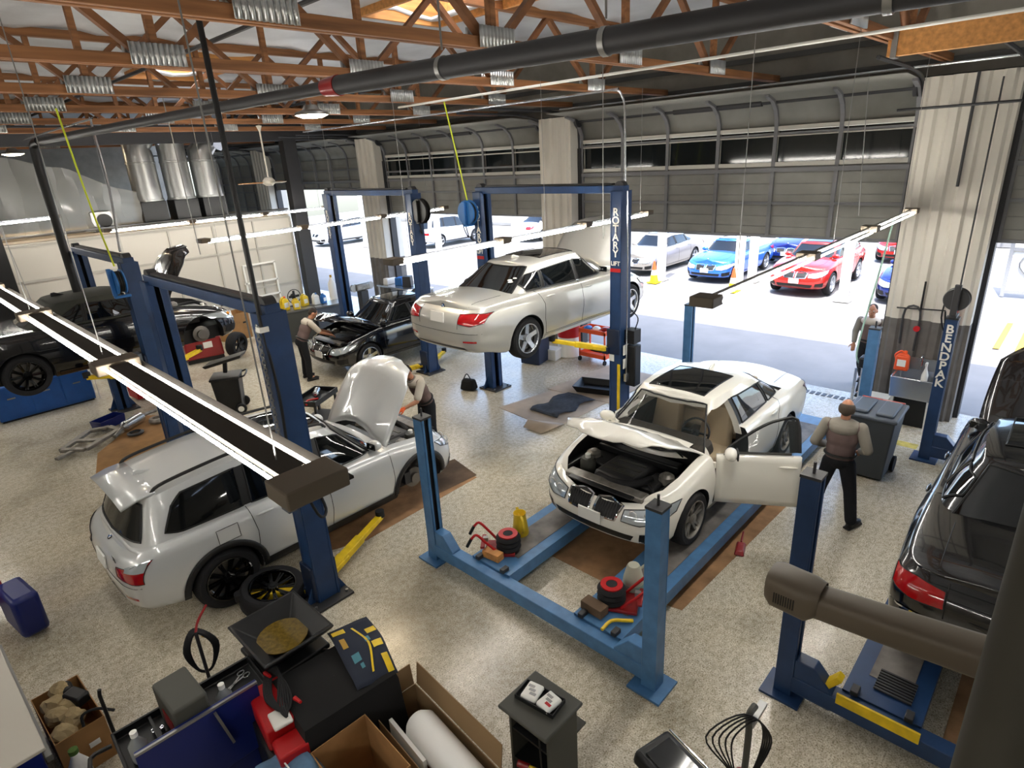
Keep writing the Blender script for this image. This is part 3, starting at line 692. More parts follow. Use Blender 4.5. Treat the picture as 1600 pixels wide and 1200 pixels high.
def dress(c, style='sedan', glass='glass_dark', chrome=True, glass2=None, open_hood=False, front=True, rear=True, hl='headlight', sun=True, plate=True, sides=(1, 1), skip=()):
    s = c.s; xf = s['wb']/2+s['fo']; xr = xf-s['L']; W = s['W']; ax = s['wb']/2; H = s['H']
    zs = lambda x: pls(s['zs'], x)
    xA, xH, xR, xD, w, w2 = [s[k] for k in ('xA', 'xH', 'xR', 'xD', 'w', 'w2')]
    tr = 'chrome' if chrome else 'trim_black'
    roofz = lambda x: H-.10*((x-((xH+xR)/2+.12))/1.25)**2-.045
    # glazing ------------------------------------------------
    D = (0, -1, 0)
    belt = lambda x: (x, 0, zs(x)+.045)
    top = lambda x, dz=.075: (x, 0, roofz(x)-dz)
    suv = style == 'suv'
    f0 = xA-.40; fm = .22*(1 if not suv else 1)
    bx = -.02 if style != 'coupe' else -.35
    if style == 'coupe':
        wins = [([belt(f0), belt(bx)], [(f0-.08, 0, zs(f0)+.09), (xH-.02, 0, roofz(xH)-.10), top(bx+.05)]), ([belt(bx-.05), belt(xD+.62)], [top(bx), top(xR+.35), (xD+.72, 0, roofz(xR)-.2)])]
    elif not suv:
        wins = [([belt(f0), belt(bx+.03)], [(f0-.08, 0, zs(f0)+.085), (xH-.02, 0, roofz(xH)-.105), top(bx+.06)]), ([belt(bx-.05), belt(-.86)], [top(bx-.02), top(-.80, .09)]), ([belt(-.92), belt(xD+.52)], [top(-.86, .09), (xR-.12, 0, roofz(xR)-.12), (xD+.50, 0, zs(xD+.5)+.13)])]
    else:
        wins = [([belt(f0), belt(bx+.03)], [(f0-.08, 0, zs(f0)+.085), (xH-.02, 0, roofz(xH)-.11), top(bx+.06)]), ([belt(bx-.05), belt(-.94)], [top(bx-.02), top(-.90)]), ([belt(-1.04), belt(-1.72), (-1.86, 0, zs(-1.8)+.09)], [top(-1.0), top(-1.60), (-1.72, 0, roofz(-1.7)-.16)])]
    for sg in (1, -1):
        if not sides[0 if sg > 0 else 1]: continue
        Ls = wins[0][0][:1]+[wins[-1][0][-1]]; d = (0, -sg, 0)
        for i, (L, U) in enumerate(wins):
            if ('win', i, sg) in skip: continue
            c.panel('side_window', L, U, d, glass2 or glass if i else glass, .009, 14, 6, which='g', rim='trim_black', rim_r=.011, rimname='window_trim')
        if chrome and ('door', sg) not in skip: c.line([belt(f0+.05), belt(bx), wins[-1][0][-1]], d, 'chrome', .008, False, 'belt_trim', 'bg', off=.01)
        # b-pillar applique
        for i in range(len(wins)-1):
            a, b_ = wins[i], wins[i+1]
            if ('pil', i, sg) in skip: continue
            c.panel('pillar_trim', [a[0][-1], b_[0][0]], [a[1][-1], b_[1][0]], d, 'trim_black', .007, 4, 6, which='g')
    Dz = (0, 0, -1)
    if 'windshield' not in skip:
        yb, yt = w*.86, w2*.86
        L = [(xA-.30, yb, 2), (xA-.17, yb*.7, 2), (xA-.085, yb*.35, 2), (xA-.065, 0, 2), (xA-.085, -yb*.35, 2), (xA-.17, -yb*.7, 2), (xA-.30, -yb, 2)]
        U = [(xH-.03, yt, 2), (xH+.03, yt*.5, 2), (xH+.045, 0, 2), (xH+.03, -yt*.5, 2), (xH-.03, -yt, 2)]
        c.panel('windshield', L, U, Dz, glass, .008, 20, 8, which='g', rim='trim_black', rim_r=.013, rimname='windshield_trim')
    if suv:
        L = [(-4, w*.80, zs(xD)+.08), (-4, 0, zs(xD)+.05), (-4, -w*.80, zs(xD)+.08)]; U = [(-4, w2*.88, H-.20), (-4, 0, H-.18), (-4, -w2*.88, H-.20)]
        c.panel('rear_window', L, U, (1, 0, 0), glass, .008, 16, 8, which='g', rim='trim_black', rim_r=.012, rimname='window_trim')
    elif 'rear' not in skip:
        yb, yt = w*.80, w2*.84
        L = [(xD+.24, yb, 2), (xD+.11, yb*.6, 2), (xD+.075, 0, 2), (xD+.11, -yb*.6, 2), (xD+.24, -yb, 2)]; U = [(xR+.01, yt, 2), (xR-.035, yt*.5, 2), (xR-.045, 0, 2), (xR-.035, -yt*.5, 2), (xR+.01, -yt, 2)]
        c.panel('rear_window', L, U, Dz, glass, .008, 16, 8, which='g', rim='trim_black', rim_r=.012, rimname='window_trim')
    if sun: c.panel('sunroof', [(-.55 if not suv else -.95, .40, 3), (-.55 if not suv else -.95, -.40, 3)], [(xH-.10, .40, 3), (xH-.08, 0, 3), (xH-.10, -.40, 3)], Dz, 'glass_dark', .006, 10, 6, which='g', rim='trim_black', rim_r=.008)
    # seams ------------------------------------------------
    sill = s['zb']+.12
    bz = lambda x: zs(x)+.03
    dx0 = ax-.47
    if style == 'coupe': dl = [[(dx0, 0, bz(dx0)), (dx0+.02, 0, .6), (dx0-.03, 0, sill)], [(bx-.1, 0, bz(bx)), (bx-.06, 0, .6), (bx-.14, 0, sill)], [(dx0-.03, 0, sill), (bx-.14, 0, sill)]]
    else: dl = [[(dx0, 0, bz(dx0)), (dx0+.02, 0, .6), (dx0-.03, 0, sill)], [(bx-.01, 0, bz(bx)), (bx-.0, 0, .6), (bx-.03, 0, sill)], [(xD+.66 if not suv else -1.02, 0, bz(-1)), (-1.0 if not suv else -.98, 0, .80), (-ax+.40, 0, .58), (-ax+.44, 0, sill)], [(dx0-.03, 0, sill), (-ax+.44, 0, sill)]]
    for sg in (1, -1):
        if ('door', sg) in skip: dd = dl[2:]
        else: dd = dl
        for l in dd: c.line(l, (0, -sg, 0), 'trim_black', .004, False)
        for hx in ([bx+.16, -.86 if not suv else -.86] if style != 'coupe' else [bx+.1]):
            if ('door', sg) in skip and hx == bx+.16: continue
            p = c.at_side(hx, zs(hx)-.075, sg); MB().ball(p+V((0, sg*.018, 0)), (.11, .018, .017), 12).build('door_handle', c.paint, c.root)
        if ('mirror', sg) not in skip:
            p = c.at_side(dx0-.12, zs(dx0)+.05, sg, 0)
            m = MB().ball(p+V((.0, sg*.15, .07)), (.075, .115, .07), 14, (0, 0, sg*-.15)); m.bar(p+V((0, -sg*.02, .0)), p+V((0, sg*.08, .04)), .07, .03); o = m.build('mirror', c.paint, c.root)
            MB().box(p+V((-.062, sg*.155, .07)), (.02, .165, .095), (0, 0, sg*-.12)).build('mirror_glass', 'glass_dark', o, bevel=.02)
    if not open_hood:
        c.line([(xA-.30, .70*W, 3), (ax+.2, .70*W, 3), (xf-.35, .52*W, 3), (xf-.22, .2*W, 3)], Dz, 'trim_black', .004, True, 'seam', 'b')
        for y in (.28,): c.line([(xA-.1, y+.2, 3), (xf-.45, y, 3)], Dz, c.paint, .012, True, 'hood_crease', 'b', off=-.006)
    if not suv: c.line([(xD+.12, .62*W, 3), (xr+.18, .60*W, 3)], Dz, 'trim_black', .004, True, 'seam', 'b')
    # front ------------------------------------------------
    nz = zs(xf)
    if front:
        d = (-1, 0, 0); X = 5
        g0, g1 = nz-.20, nz-.005
        for sg in (1, -1):
            o = c.panel('grille', [(X, sg*.03, g0), (X, sg*.32, g0+.015)], [(X, sg*.035, g1-.02), (X, sg*.18, g1+.0), (X, sg*.37, g1-.03)], d, 'black', .004, 10, 4, which='b', rim='chrome' if chrome else 'black', rim_r=.014, rimname='grille_ring')
            if o:
                b = MB()
                for i in range(8):
                    y = sg*(.065+i*.034); h0 = c.hit((X, y, g0+.02), d, 'b'); h1 = c.hit((X, y, g1-.03), d, 'b')
                    if h0 and h1: b.bar(h0[0]+V((.012, 0, 0)), h1[0]+V((.012, 0, 0)), .012, .02)
                b.build('grille_bars', 'plastic_black', o[0])
            L = [(X, sg*.40, nz-.17), (X, sg*.62, nz-.18), (X, sg*.80, nz-.12), (X, sg*.865, nz-.05)]; U = [(X, sg*.40, nz-.06), (X, sg*.62, nz-.02), (X, sg*.80, nz+.03), (X, sg*.865, nz+.05)]
            if ('hl', sg) not in skip:
                o = c.panel('headlight', L, U, d, hl, .006, 14, 4, which='b', rim='trim_black', rim_r=.006, rimname='headlight_trim')
                if o:
                    b = MB()
                    for y in (.52, .68):
                        h = c.hit((X, sg*y, nz-.08), d, 'b')
                        if h: b.tube([h[0]+V((.012, 0, 0))+V((0, math.cos(a), math.sin(a)))*.045 for a in [i*PI/8 for i in range(16)]], .007, 6, True)
                    b.build('light_ring', 'white_gloss', o[0])
        c.panel('lower_grille', [(X, .50, s['zb']+.06), (X, -.50, s['zb']+.06)], [(X, .56, s['zb']+.17), (X, 0, s['zb']+.18), (X, -.56, s['zb']+.17)], d, 'black', .004, 14, 3, which='b')
        for sg in (1, -1): c.panel('air_intake', [(X, sg*.60, s['zb']+.07), (X, sg*.80, s['zb']+.10)], [(X, sg*.62, s['zb']+.2), (X, sg*.82, s['zb']+.23)], d, 'black', .005, 6, 3, which='b')
        h = c.hit((5, 0, s['zb']+.27), d, 'b')
        if plate and h: MB().box(h[0]+V((.02, 0, 0)), (.02, .31, .155)).build('licence_plate', 'paper', c.root, bevel=.005)
        h = c.hit((xf-.26, 0, 3), Dz, 'b')
        if h and not open_hood: badge(c, h[0]+h[1]*.004, h[1])
    if rear:
        d = (1, 0, 0); X = -5
        z0 = pls(s['zs'], xr+.1)
        for sg in (1, -1):
            if suv: L, U = [(X, sg*.50, z0-.26), (X, sg*.70, z0-.27), (X, sg*.855, z0-.28)], [(X, sg*.47, z0-.17), (X, sg*.70, z0-.13), (X, sg*.85, z0-.05)]
            else: L, U = [(X, sg*.46, z0-.20), (X, sg*.70, z0-.22), (X, sg*.85, z0-.18)], [(X, sg*.47, z0-.07), (X, sg*.70, z0-.045), (X, sg*.85, z0-.05)]
            o = c.panel('taillight', L, U, d, 'taillight', .007, 14, 5, which='b', rim='trim_black', rim_r=.005, rimname='taillight_trim')
            if o and suv: c.panel('clear_lens', [(X, sg*.66, z0-.17), (X, sg*.85, z0-.15)], [(X, sg*.66, z0-.12), (X, sg*.845, z0-.05)], d, 'headlight', .012, 8, 3, which='b', parent=o[0])
            if not suv: c.line([(X, sg*.46, z0-.02), (X, sg*.45, z0-.28)], d, 'trim_black', .004, False, 'seam', 'b')
        h = c.hit((X, 0, z0-.14 if not suv else z0-.24), d, 'b')
        if h and plate: MB().box(h[0]+V((-.012, 0, 0)), (.02, .31, .155), (0, .12, 0)).build('licence_plate', 'paper' if suv else 'crate', c.root, bevel=.004)
        h = c.hit((X, 0, z0+.0 if not suv else z0-.04), d, 'b')
        if h: badge(c, h[0]+h[1]*.004, h[1])
        c.line([(X, .84, z0-.33), (X, .4, z0-.345), (X, -.4, z0-.345), (X, -.84, z0-.33)], d, 'trim_black', .004, False, 'seam', 'b')
        c.panel('rear_valance', [(X, .6, s['zb']+.12), (X, -.6, s['zb']+.12)], [(X, .55, s['zb']+.2), (X, -.55, s['zb']+.2)], d, 'trim_black', .004, 10, 2, which='b')
        for sg in (1, -1): c.panel('reflector', [(X, sg*.55, s['zb']+.28), (X, sg*.78, s['zb']+.29)], [(X, sg*.55, s['zb']+.305), (X, sg*.78, s['zb']+.32)], d, 'taillight', .006, 6, 1, which='b')
    # sill strip
    for sg in (1, -1):
        c.panel('sill', [(ax-.42, 0, s['zb']+.03), (-ax+.42, 0, s['zb']+.03)], [(ax-.42, 0, s['zb']+.09), (-ax+.42, 0, s['zb']+.09)], (0, -sg, 0), 'trim_black' if suv else c.paint, .012, 12, 2, which='b')
    h = c.hit((xR+.25, 0, 3), Dz, 'g')
    if h: MB().prism([(-.12, 0), (.10, 0), (-.06, .065), (-.11, .06)], .03, Matrix.Translation(h[0]+V((0, .015, -.005)))@Matrix(((1, 0, 0, 0), (0, 0, -1, 0), (0, 1, 0, 0), (0, 0, 0, 1)))).build('antenna', c.paint if c.cabin.data.materials[0].name == c.paint else 'trim_black', c.root, bevel=.01)
def badge(c, p, n, r=.041):
    n = V(n).normalized(); q = n.to_track_quat('Z', 'Y').to_matrix().to_4x4(); q.translation = p
    def quad(a0): return [(0, 0)]+[(.7*r*math.cos(a0+i*PI/12), .7*r*math.sin(a0+i*PI/12)) for i in range(7)]
    b = MB().lathe([(0, 0), (r, 0), (r, .004), (r*.72, .005), (0, .005)], n=24); o = MB(); o.v = [q@V(v) for v in b.v]; o.f = b.f; o.mi = b.mi
    e = o.build('badge', 'trim_black', c.root)
    for k in range(4): MB().prism(quad(k*PI/2), .002, q@Matrix.Translation((0, 0, .005))).build('badge_quarter', 'white' if k % 2 else 'blue', e)
def hood_panel(c, ang, hinge=None, under='plastic_black', length=None):
    """hood skin lifted about its cowl hinge"""
    s = c.s; xf = s['wb']/2+s['fo']; xA = s['xA']; W = s['W']; ax = s['wb']/2
    L = [(xA-.27, .82*W, 3), (xA-.07, .3*W, 3), (xA-.03, 0, 3), (xA-.07, -.3*W, 3), (xA-.27, -.82*W, 3)]
    xn = xf-.10
    U = [(xn-.36, .78*W, 3), (xn-.12, .56*W, 3), (xn-.02, .24*W, 3), (xn, 0, 3), (xn-.02, -.24*W, 3), (xn-.12, -.56*W, 3), (xn-.36, -.78*W, 3)]
    rows = []; 
    def q(P, t):
        t *= len(P)-1; i = min(int(t), len(P)-2); return V(P[i]).lerp(V(P[i+1]), t-i)
    n, k = 18, 12
    for j in range(k+1):
        row = []
        for i in range(n+1):
            a, b = q(L, i/n), q(U, i/n); u = j/k; p = a.lerp(b, u); p.y *= 1+.10*math.sin(PI*u)*0+.12*u*(1-u)
            h = c.hit(p, (0, 0, -1), 'b'); row.append(h[0]+V((0, 0, .006)))
        rows.append(row)
    hz = max(p.z for p in rows[0]); hx = xA-.15; piv = V((hx, 0, hz))
    R = Matrix.Rotation(-ang, 3, 'Y')
    T = lambda p: piv+R@(p-piv)
    cre = [[p+V((0, 0, .022*math.exp(-((abs(p.y)-.30-.16*(1-j/k))/.04)**2))) for p in r] for j, r in enumerate(rows)]
    o = MB().grid([[T(p) for p in r] for r in cre]).build('hood', c.paint, c.root, ang=50)
    sm = o.modifiers.new('Solidify', 'SOLIDIFY'); sm.thickness = .015; sm.offset = 0
    un = MB().grid([[T(p-V((0, 0, .03+.015*math.sin(i*.9)**2))) for i, p in enumerate(r)][1:-1] for r in rows[1:-1]]).build('hood_liner', under, o, solid=.012)
    b = MB()
    for sg in (1, -1):
        b.cyl(V((hx+.12, sg*.6*W, hz-.1)), T(V((hx+.5, sg*.6*W, rows[5][0].z-.03))), .012)
    b.build('hood_strut', 'black', c.root)
    return o, T
def bay_cutter(c_s):
    s = c_s; xf = s['wb']/2+s['fo']; xA = s['xA']; W = s['W']; b = MB(); b.m = 1
    pts = [(xA-.14, .80*W), (s['wb']/2+.1, .79*W), (xf-.45, .74*W), (xf-.22, .56*W), (xf-.13, .28*W), (xf-.115, 0), (xf-.13, -.28*W), (xf-.22, -.56*W), (xf-.45, -.74*W), (s['wb']/2+.1, -.79*W), (xA-.14, -.80*W)]
    b.prism(pts, 1.2, Matrix.Translation((0, 0, .42))); return b.build('cut', ['white', 'trim_black'])
def engine(c, style=0):
    s = c.s; xf = s['wb']/2+s['fo']; ax = s['wb']/2; z = pls(s['zs'], ax)-.12; x0 = s['xA']
    r = c.root
    MB().box((ax-.02, 0, z-.09), (.8, .62, .22), tap=(.9, .88)).build('engine_cover', 'engine', r, bevel=.03)
    b = MB()
    for i in range(4): b.box((ax-.22+i*.14, 0, z+.02), (.05, .42, .015))
    b.ball((ax+.16, 0, z+.022), (.05, .05, .012)); b.build('engine_emblem', 'plastic_grey', r)
    MB().box((ax+.1, .43, z-.1), (.5, .26, .2), tap=(.8, .8)).build('air_box', 'plastic_black', r, bevel=.03)
    MB().box((x0+.28, -.38, z-.1), (.34, .34, .2)).build('battery_cover', 'plastic_black', r, bevel=.02)
    MB().tube(crs([(ax+.1, .38, z), (ax+.36, .3, z+.02), (ax+.42, .05, z), (ax+.36, -.2, z-.02)], 5), .045, 10).build('intake_hose', 'rubber', r)
    MB().lathe([(0, .1), (.08, .1), (.1, .05), (.1, -.1), (0, -.1)], (ax+.22, -.46, z-.02)).build('coolant_tank', 'plastic_grey', r)
    MB().lathe([(0, .05), (.035, .05), (.035, 0), (0, 0)], (ax+.22, -.46, z+.08)).build('filler_cap', 'paper', r)
    b = MB().box((xf-.30, 0, z-.02), (.16, 1.1, .07)); b.build('radiator_support', 'cast', r, bevel=.015)
    MB().box((xf-.22, 0, z+.0), (.14, .9, .02)).build('slam_panel', 'plastic_black', r, bevel=.005)
    b = MB(); random.seed(3)
    for i in range(14):
        a = V((ax+random.uniform(-.35, .5), random.choice((-1, 1))*random.uniform(.3, .56), z-random.uniform(.02, .12))); e = a+V((random.uniform(-.3, .3), random.uniform(-.25, .25), random.uniform(-.05, .04)))
        b.tube(crs([a, (a+e)/2+V((0, 0, .05)), e], 4), random.uniform(.01, .022), 6)
    b.build('wiring', 'rubber', r)
    for sg in (1, -1): MB().lathe([(0, .03), (.05, .03), (.09, .0), (.1, -.08)], (ax, sg*.53, z+.05)).build('strut_tower', 'cast', r)
    [MB().box((ax-.02, sg*.655, z-.03), (.95, .14, .08)).build('inner_fender', 'plastic_black', r, bevel=.02) for sg in (1, -1)]; MB().box((x0+.06, 0, z+.05), (.14, 1.15, .1)).build('cowl', 'plastic_black', r, bevel=.02)
# ------------------------------------------------------------------ cars in the hall
def cars():
    # white sedan on the four-post lift, bonnet and driver door open
    S = dict(SEDAN); ax = S['wb']/2; zs = lambda x: pls(S['zs'], x)
    xA, xH, xR, xD = S['xA'], S['xH'], S['xR'], S['xD']; roofz = lambda x: S['H']-.10*((x-((xH+xR)/2+.12))/1.25)**2-.045
    pit = MB(); pit.m = 1; pit.box((-.35, 0, .85), (2.35, 1.46, 1.0)); pit = pit.build('cut', ['white', 'trim_black'])
    dx0, bx = ax-.47, -.02
    dop = MB(); dop.m = 1; dop.box(((dx0+bx)/2, .85, .8), (dx0-bx-.03, .6, .96)); dop = dop.build('cut', ['white', 'trim_black'])
    c = Car(S, 'paint_white', 'white sedan with bonnet and driver door open on the light blue four-post lift', (7.17, 3.66, .285), PI, 'v5', 'cast', openings=[bay_cutter(S), pit, dop])
    inner = clean(shell_green(dict(S, w=S['w']-.05, w2=S['w2']-.05, H=S['H']-.045, xA=xA-.06, xH=xH-.03, xR=xR+.03, xD=xD+.07), drop=.2))
    f0 = xA-.40
    def side_cut(pts, two=True):
        b = MB(); b.prism([(x, z) for x, z in pts], 2.4 if two else 1.2, Matrix(((1, 0, 0, 0), (0, 0, 1, -1.2 if two else 0), (0, 1, 0, 0), (0, 0, 0, 1)))); return clean(b)
    tp = lambda x, d=.08: (x, roofz(x)-d)
    W1 = [(f0, zs(f0)+.05), (bx+.03, zs(bx)+.05), tp(bx+.06), (xH-.02, roofz(xH)-.105), (f0-.06, zs(f0)+.10)]
    W1d = [(f0+.12, zs(f0)-.3), (bx+.02, zs(bx)-.3), tp(bx+.05), (xH-.02, roofz(xH)-.10), (f0+.0, zs(f0)+.10)]
    W2 = [(bx-.05, zs(bx)+.05), (-.86, zs(-.86)+.05), tp(-.8, .09), tp(bx-.02)]
    W3 = [(-.92, zs(-.92)+.05), (xD+.54, zs(xD+.54)+.05), (xD+.52, zs(xD+.5)+.13), (xR-.1, roofz(xR)-.13), tp(-.86, .09)]
    b = MB(); yb, yt = S['w']*.84, S['w2']*.86
    b.prism([(xA-.31, yb), (xA-.16, yb*.6), (xA-.09, 0), (xA-.16, -yb*.6), (xA-.31, -yb), (xH-.03, -yt), (xH+.03, 0), (xH-.03, yt)], 1.4, Matrix.Translation((0, 0, .9))); wsh = clean(b)
    b = MB(); b.prism([(xD+.25, yb*.94), (xD+.1, 0), (xD+.25, -yb*.94), (xR, -yt), (xR-.035, 0), (xR, yt)], 1.4, Matrix.Translation((0, 0, 1.06))); rr = clean(b)
    cut(c.cabin, [inner, side_cut(W1), side_cut(W2), side_cut(W3), wsh, rr, side_cut(W1d, False)])
    c.cabin.data.polygons.foreach_set('use_smooth', [True]*len(c.cabin.data.polygons)); c.cabin.data.set_sharp_from_angle(angle=math.radians(38))
    dress(c, glass='glass_clear', glass2='glass_tint', open_hood=True, skip=(('win', 0, 1), ('door', 1), ('mirror', 1)))
    o, T = hood_panel(c, math.radians(37)); engine(c); interior(c)
    # driver door, hinged open
    rt = c.root; D = bpy.data.objects.new('front_door', None)
    rows = []
    for j in range(9):
        r = []
        for i in range(11):
            x = dx0-.015+(bx+.03-dx0)*i/10; z = .33+(zs(x)+.03-.33)*j/8; p = c.at_side(x, min(z, zs(x)-.02), 1); p.z = z; r.append(p)
        rows.append(r)
    hg = rows[4][0].copy(); hg.z = 0; ang = math.radians(60); R = Matrix.Rotation(-ang, 3, 'Z')
    T = lambda p: hg+R@(V(p)-hg)
    door = MB().grid([[T(p) for p in r] for r in rows]).build('front_door', 'paint_white', rt, ang=60); q = door.modifiers.new('Solidify', 'SOLIDIFY'); q.thickness = .09; q.offset = 1
    q.offset = -1 if (door.data.polygons[0].normal.dot(R@V((0, 1, 0))) > 0) else 1
    fr = [(dx0-.16, zs(dx0)+.08), (dx0-.36, zs(dx0)+.22), (dx0-.54, zs(dx0)+.33), (.24, roofz(.24)-.07), (bx+.05, roofz(bx)-.065), (bx+.02, zs(bx)+.03)]
    def sd(x, z):
        y0 = c.at_side(.3, zs(.3)+.04).y; y1 = c.at_side(.1, roofz(.1)-.07).y; t = (z-zs(.3)-.04)/(roofz(.1)-.07-zs(.3)-.04)
        return T(V((x, y0+(y1-y0)*max(0, t), z)))
    F = [T(rows[-1][1])]+[sd(x, z) for x, z in fr]
    b = MB(); b.tube(crs(F, 3), .02, 6); b.build('door_frame', 'trim_black', door)
    MB().bar(sd(bx+.09, roofz(bx)-.08), sd(bx+.07, zs(bx)+.03), .12, .02, R@V((0, 1, 0))).build('pillar_trim', 'trim_black', door)
    lo = [T(rows[-1][i]) for i in range(1, 10)]
    up = crs([F[0], F[1], F[2], F[3], F[4], F[5]], 4); n = 14
    G_ = MB(); P = lambda A, t: A[min(int(t*(len(A)-1)), len(A)-1)]
    G_.grid([[P(lo, i/n).lerp(P(up, i/n), k/3) for i in range(n+1)] for k in range(4)]).build('door_glass', 'glass_clear', door)
    inn = MB().grid([[T(p-V((0, .1, 0))) for p in r[1:-1]] for r in rows[1:]]).build('door_card', 'tan_dash', door, solid=.02)
    p = T(c.at_side(bx+.16, zs(bx)-.09, 1, .02)); MB().ball(p, (.11, .018, .017), 12, R).build('door_handle', 'paint_white', door)
    p = T(c.at_side(dx0-.16, zs(dx0)+.02, 1, .16)+V((0, 0, .09))); MB().ball(p, (.075, .115, .075), 14, R).bar(p, p-R@V((0, .15, .07)), .06, .03).build('mirror', 'paint_white', door)
    MB().box(p-R@V((.07, 0, 0)), (.02, .17, .1), R).build('mirror_glass', 'trim_black', door, bevel=.02)
    for z in (.55, .8): MB().cyl(V(hg)+V((0, -.03, z)), V(hg)+V((0, -.03, z+.07)), .02).build('hinge', 'paint_white', door)
    # silver estate SUV
    S = dict(SUV); c = Car(S, 'paint_silver', 'silver sport wagon with raised bonnet and black wheels on a blue two-post lift', (3.2, 7.33, 0), 0, 'multi', 'black', openings=[bay_cutter(S)], wheels=(0, 0, 1, 1))
    dress(c, 'suv', open_hood=True, chrome=False)
    for w in [k for k in kids(c.root) if k.name.startswith('wheel')]:
        for q in kids(w):
            if q.name.startswith('rim'): q.data.materials.clear(); q.data.materials.append(M['black_gloss'])
    hood_panel(c, math.radians(62), under='plastic_grey'); engine(c, 1)
    ax = S['wb']/2; R0 = S['R']+.05
    for sx in (-1, 1):      # black wheel arch cladding
        for sg in (-1, 1):
            rows = []
            for rr in (R0-.005, R0+.03, R0+.065):
                r = []
                for i in range(25):
                    a = -.05+(PI+.1)*i/24; x = sx*ax+rr*math.cos(a); z = S['R']+rr*math.sin(a); h = c.hit((x, 0, max(z, .26)), (0, -sg, 0), 'b')
                    r.append((h[0]+V((0, sg*.012, 0)) if h else V((x, sg*.9, z))))
                    r[-1].z = max(z, .22)
                rows.append(r)
            MB().grid(rows).build('wheel_arch_trim', 'trim_black', c.root, solid=.012)
    for sg in (-1, 1):
        c.panel('side_cladding', [(ax-.45, 0, .27), (-ax+.45, 0, .27)], [(ax-.45, 0, .40), (-ax+.45, 0, .40)], (0, -sg, 0), 'trim_black', .012, 12, 3, which='b')
        rl = []
        for x in (.25, .15, -.3, -.9, -1.4, -1.75, -1.85):
            h = c.hit((x, sg*.535, 3), (0, 0, -1), 'g'); rl.append(h[0]+V((0, 0, .05 if -1.8 < x < .2 else .0)))
        MB().tube(crs(rl, 4), .02, 8).build('roof_rail', 'trim_black', c.root)
    sp = []
    for y in (-.56, -.3, 0, .3, .56):
        h = c.hit((S['xR']+.16, y, 3), (0, 0, -1), 'g'); sp.append(h[0])
    MB().grid([[p+V((.02, 0, .012)) for p in sp], [p+V((-.16, 0, .0)) for p in sp], [p+V((-.33, 0, -.045)) for p in sp]]).build('spoiler', 'paint_silver', c.root, solid=.03)
    c.panel('fuel_door', [(-1.42, 0, .84), (-1.18, 0, .84)], [(-1.42, 0, 1.0), (-1.18, 0, 1.0)], (0, 1, 0), 'paint_silver', .004, 6, 4, which='b', rim='trim_black', rim_r=.004)
    h = c.hit((-5, -.42, .93), (1, 0, 0), 'b'); text_mesh('X3', 'lettering', 'plastic_grey', c.root, h[0]+V((-.035, 0, .035)), Matrix(((0, 0, -1), (-1, 0, 0), (0, 1, 0))), .085)
    for sg in (1, -1):
        MB().lathe([(0, -.03), (.15, -.03), (.15, 0), (.08, .01), (.08, .06), (0, .06)], (ax, sg*.72, .37), (0, sg, 0), 32).build('brake_disc', 'disc', c.root)
        b = MB().box((ax-.13, sg*.7, .42), (.1, .12, .18)).cyl((ax, sg*.3, .42), (ax, sg*.7, .36), .04).cyl((ax+.05, sg*.55, .3), (ax+.05, sg*.5, .8), .05); b.build('suspension', 'dark_steel', c.root)
    # silver sedan up on the lift
    c = Car(SEDAN, 'paint_silver2', 'silver sedan raised high on the blue two-post lift', (8.52, 7.30, 1.58), 0, 'five', openings=[bay_cutter(SEDAN)]); dress(c, open_hood=True)
    hood_panel(c, math.radians(62), under='plastic_grey'); engine(c); c.root.scale = (1.06, 1.0, 1.04)
    b = MB().box((0, 0, .2), (3.6, 1.2, .06)); b.tube([(1.2, -.1, .17), (0, -.2, .17), (-1.6, -.3, .2), (-2.1, -.45, .24)], .04, 8); b.build('underbody', 'trim_black', c.root)
    h = c.hit((-1.25, -.38, 3), (0, 0, -1), 'g'); b = MB()
    for dx, dy in ((0, 0), (.08, -.05), (-.05, -.06)): b.ball(h[0]+V((dx, dy, .012+dx*.3)), (.045, .045, .012), 10)
    b.build('sticker', 'white', c.root)
    # black convertible
    c = Car(COUPE, 'paint_black', 'black convertible with cloth roof and raised bonnet on a two-post lift', (2.72, 13.3, 1.40), 0, 'multi', openings=[bay_cutter(COUPE)], roof='cloth_top', wheels=(0, 0, 1, 1))
    dress(c, 'coupe', open_hood=True, chrome=False, sun=False, skip=('rear',)); hood_panel(c, math.radians(66)); engine(c); c.root.scale = (1.05, 1.05, 1.05)
    for w in [k for k in kids(c.root) if k.name.startswith('wheel')]:
        for q in kids(w):
            if q.name.startswith('rim'): q.data.materials.clear(); q.data.materials.append(M['black_gloss'])
    xD, xR = COUPE['xD'], COUPE['xR']
    c.panel('rear_window', [(xD+.24, .40, 3), (xD+.18, 0, 3), (xD+.24, -.40, 3)], [(xR-.12, .36, 3), (xR-.16, 0, 3), (xR-.12, -.36, 3)], (0, 0, -1), 'glass_dark', .006, 12, 5, which='g')
    for sg in (1, -1):
        MB().lathe([(0, -.03), (.15, -.03), (.15, 0), (.08, .01), (.08, .06), (0, .06)], (1.36, sg*.7, .33), (0, sg, 0), 32).build('brake_disc', 'disc', c.root)
        MB().cyl((1.36, sg*.3, .36), (1.36, sg*.7, .33), .05).build('suspension', 'dark_steel', c.root)
        h = c.hit((5, sg*.72, .62), (-1, 0, 0), 'b')
        if h: MB().ball(h[0]+V((.004, 0, 0)), (.03, .06, .03), 10).build('indicator', 'amber', c.root)
    b = MB().box((0, 0, .19), (3.3, 1.1, .06)); b.tube([(1.2, 0, .17), (-1.9, -.3, .2)], .04, 8); b.build('underbody', 'trim_black', c.root)
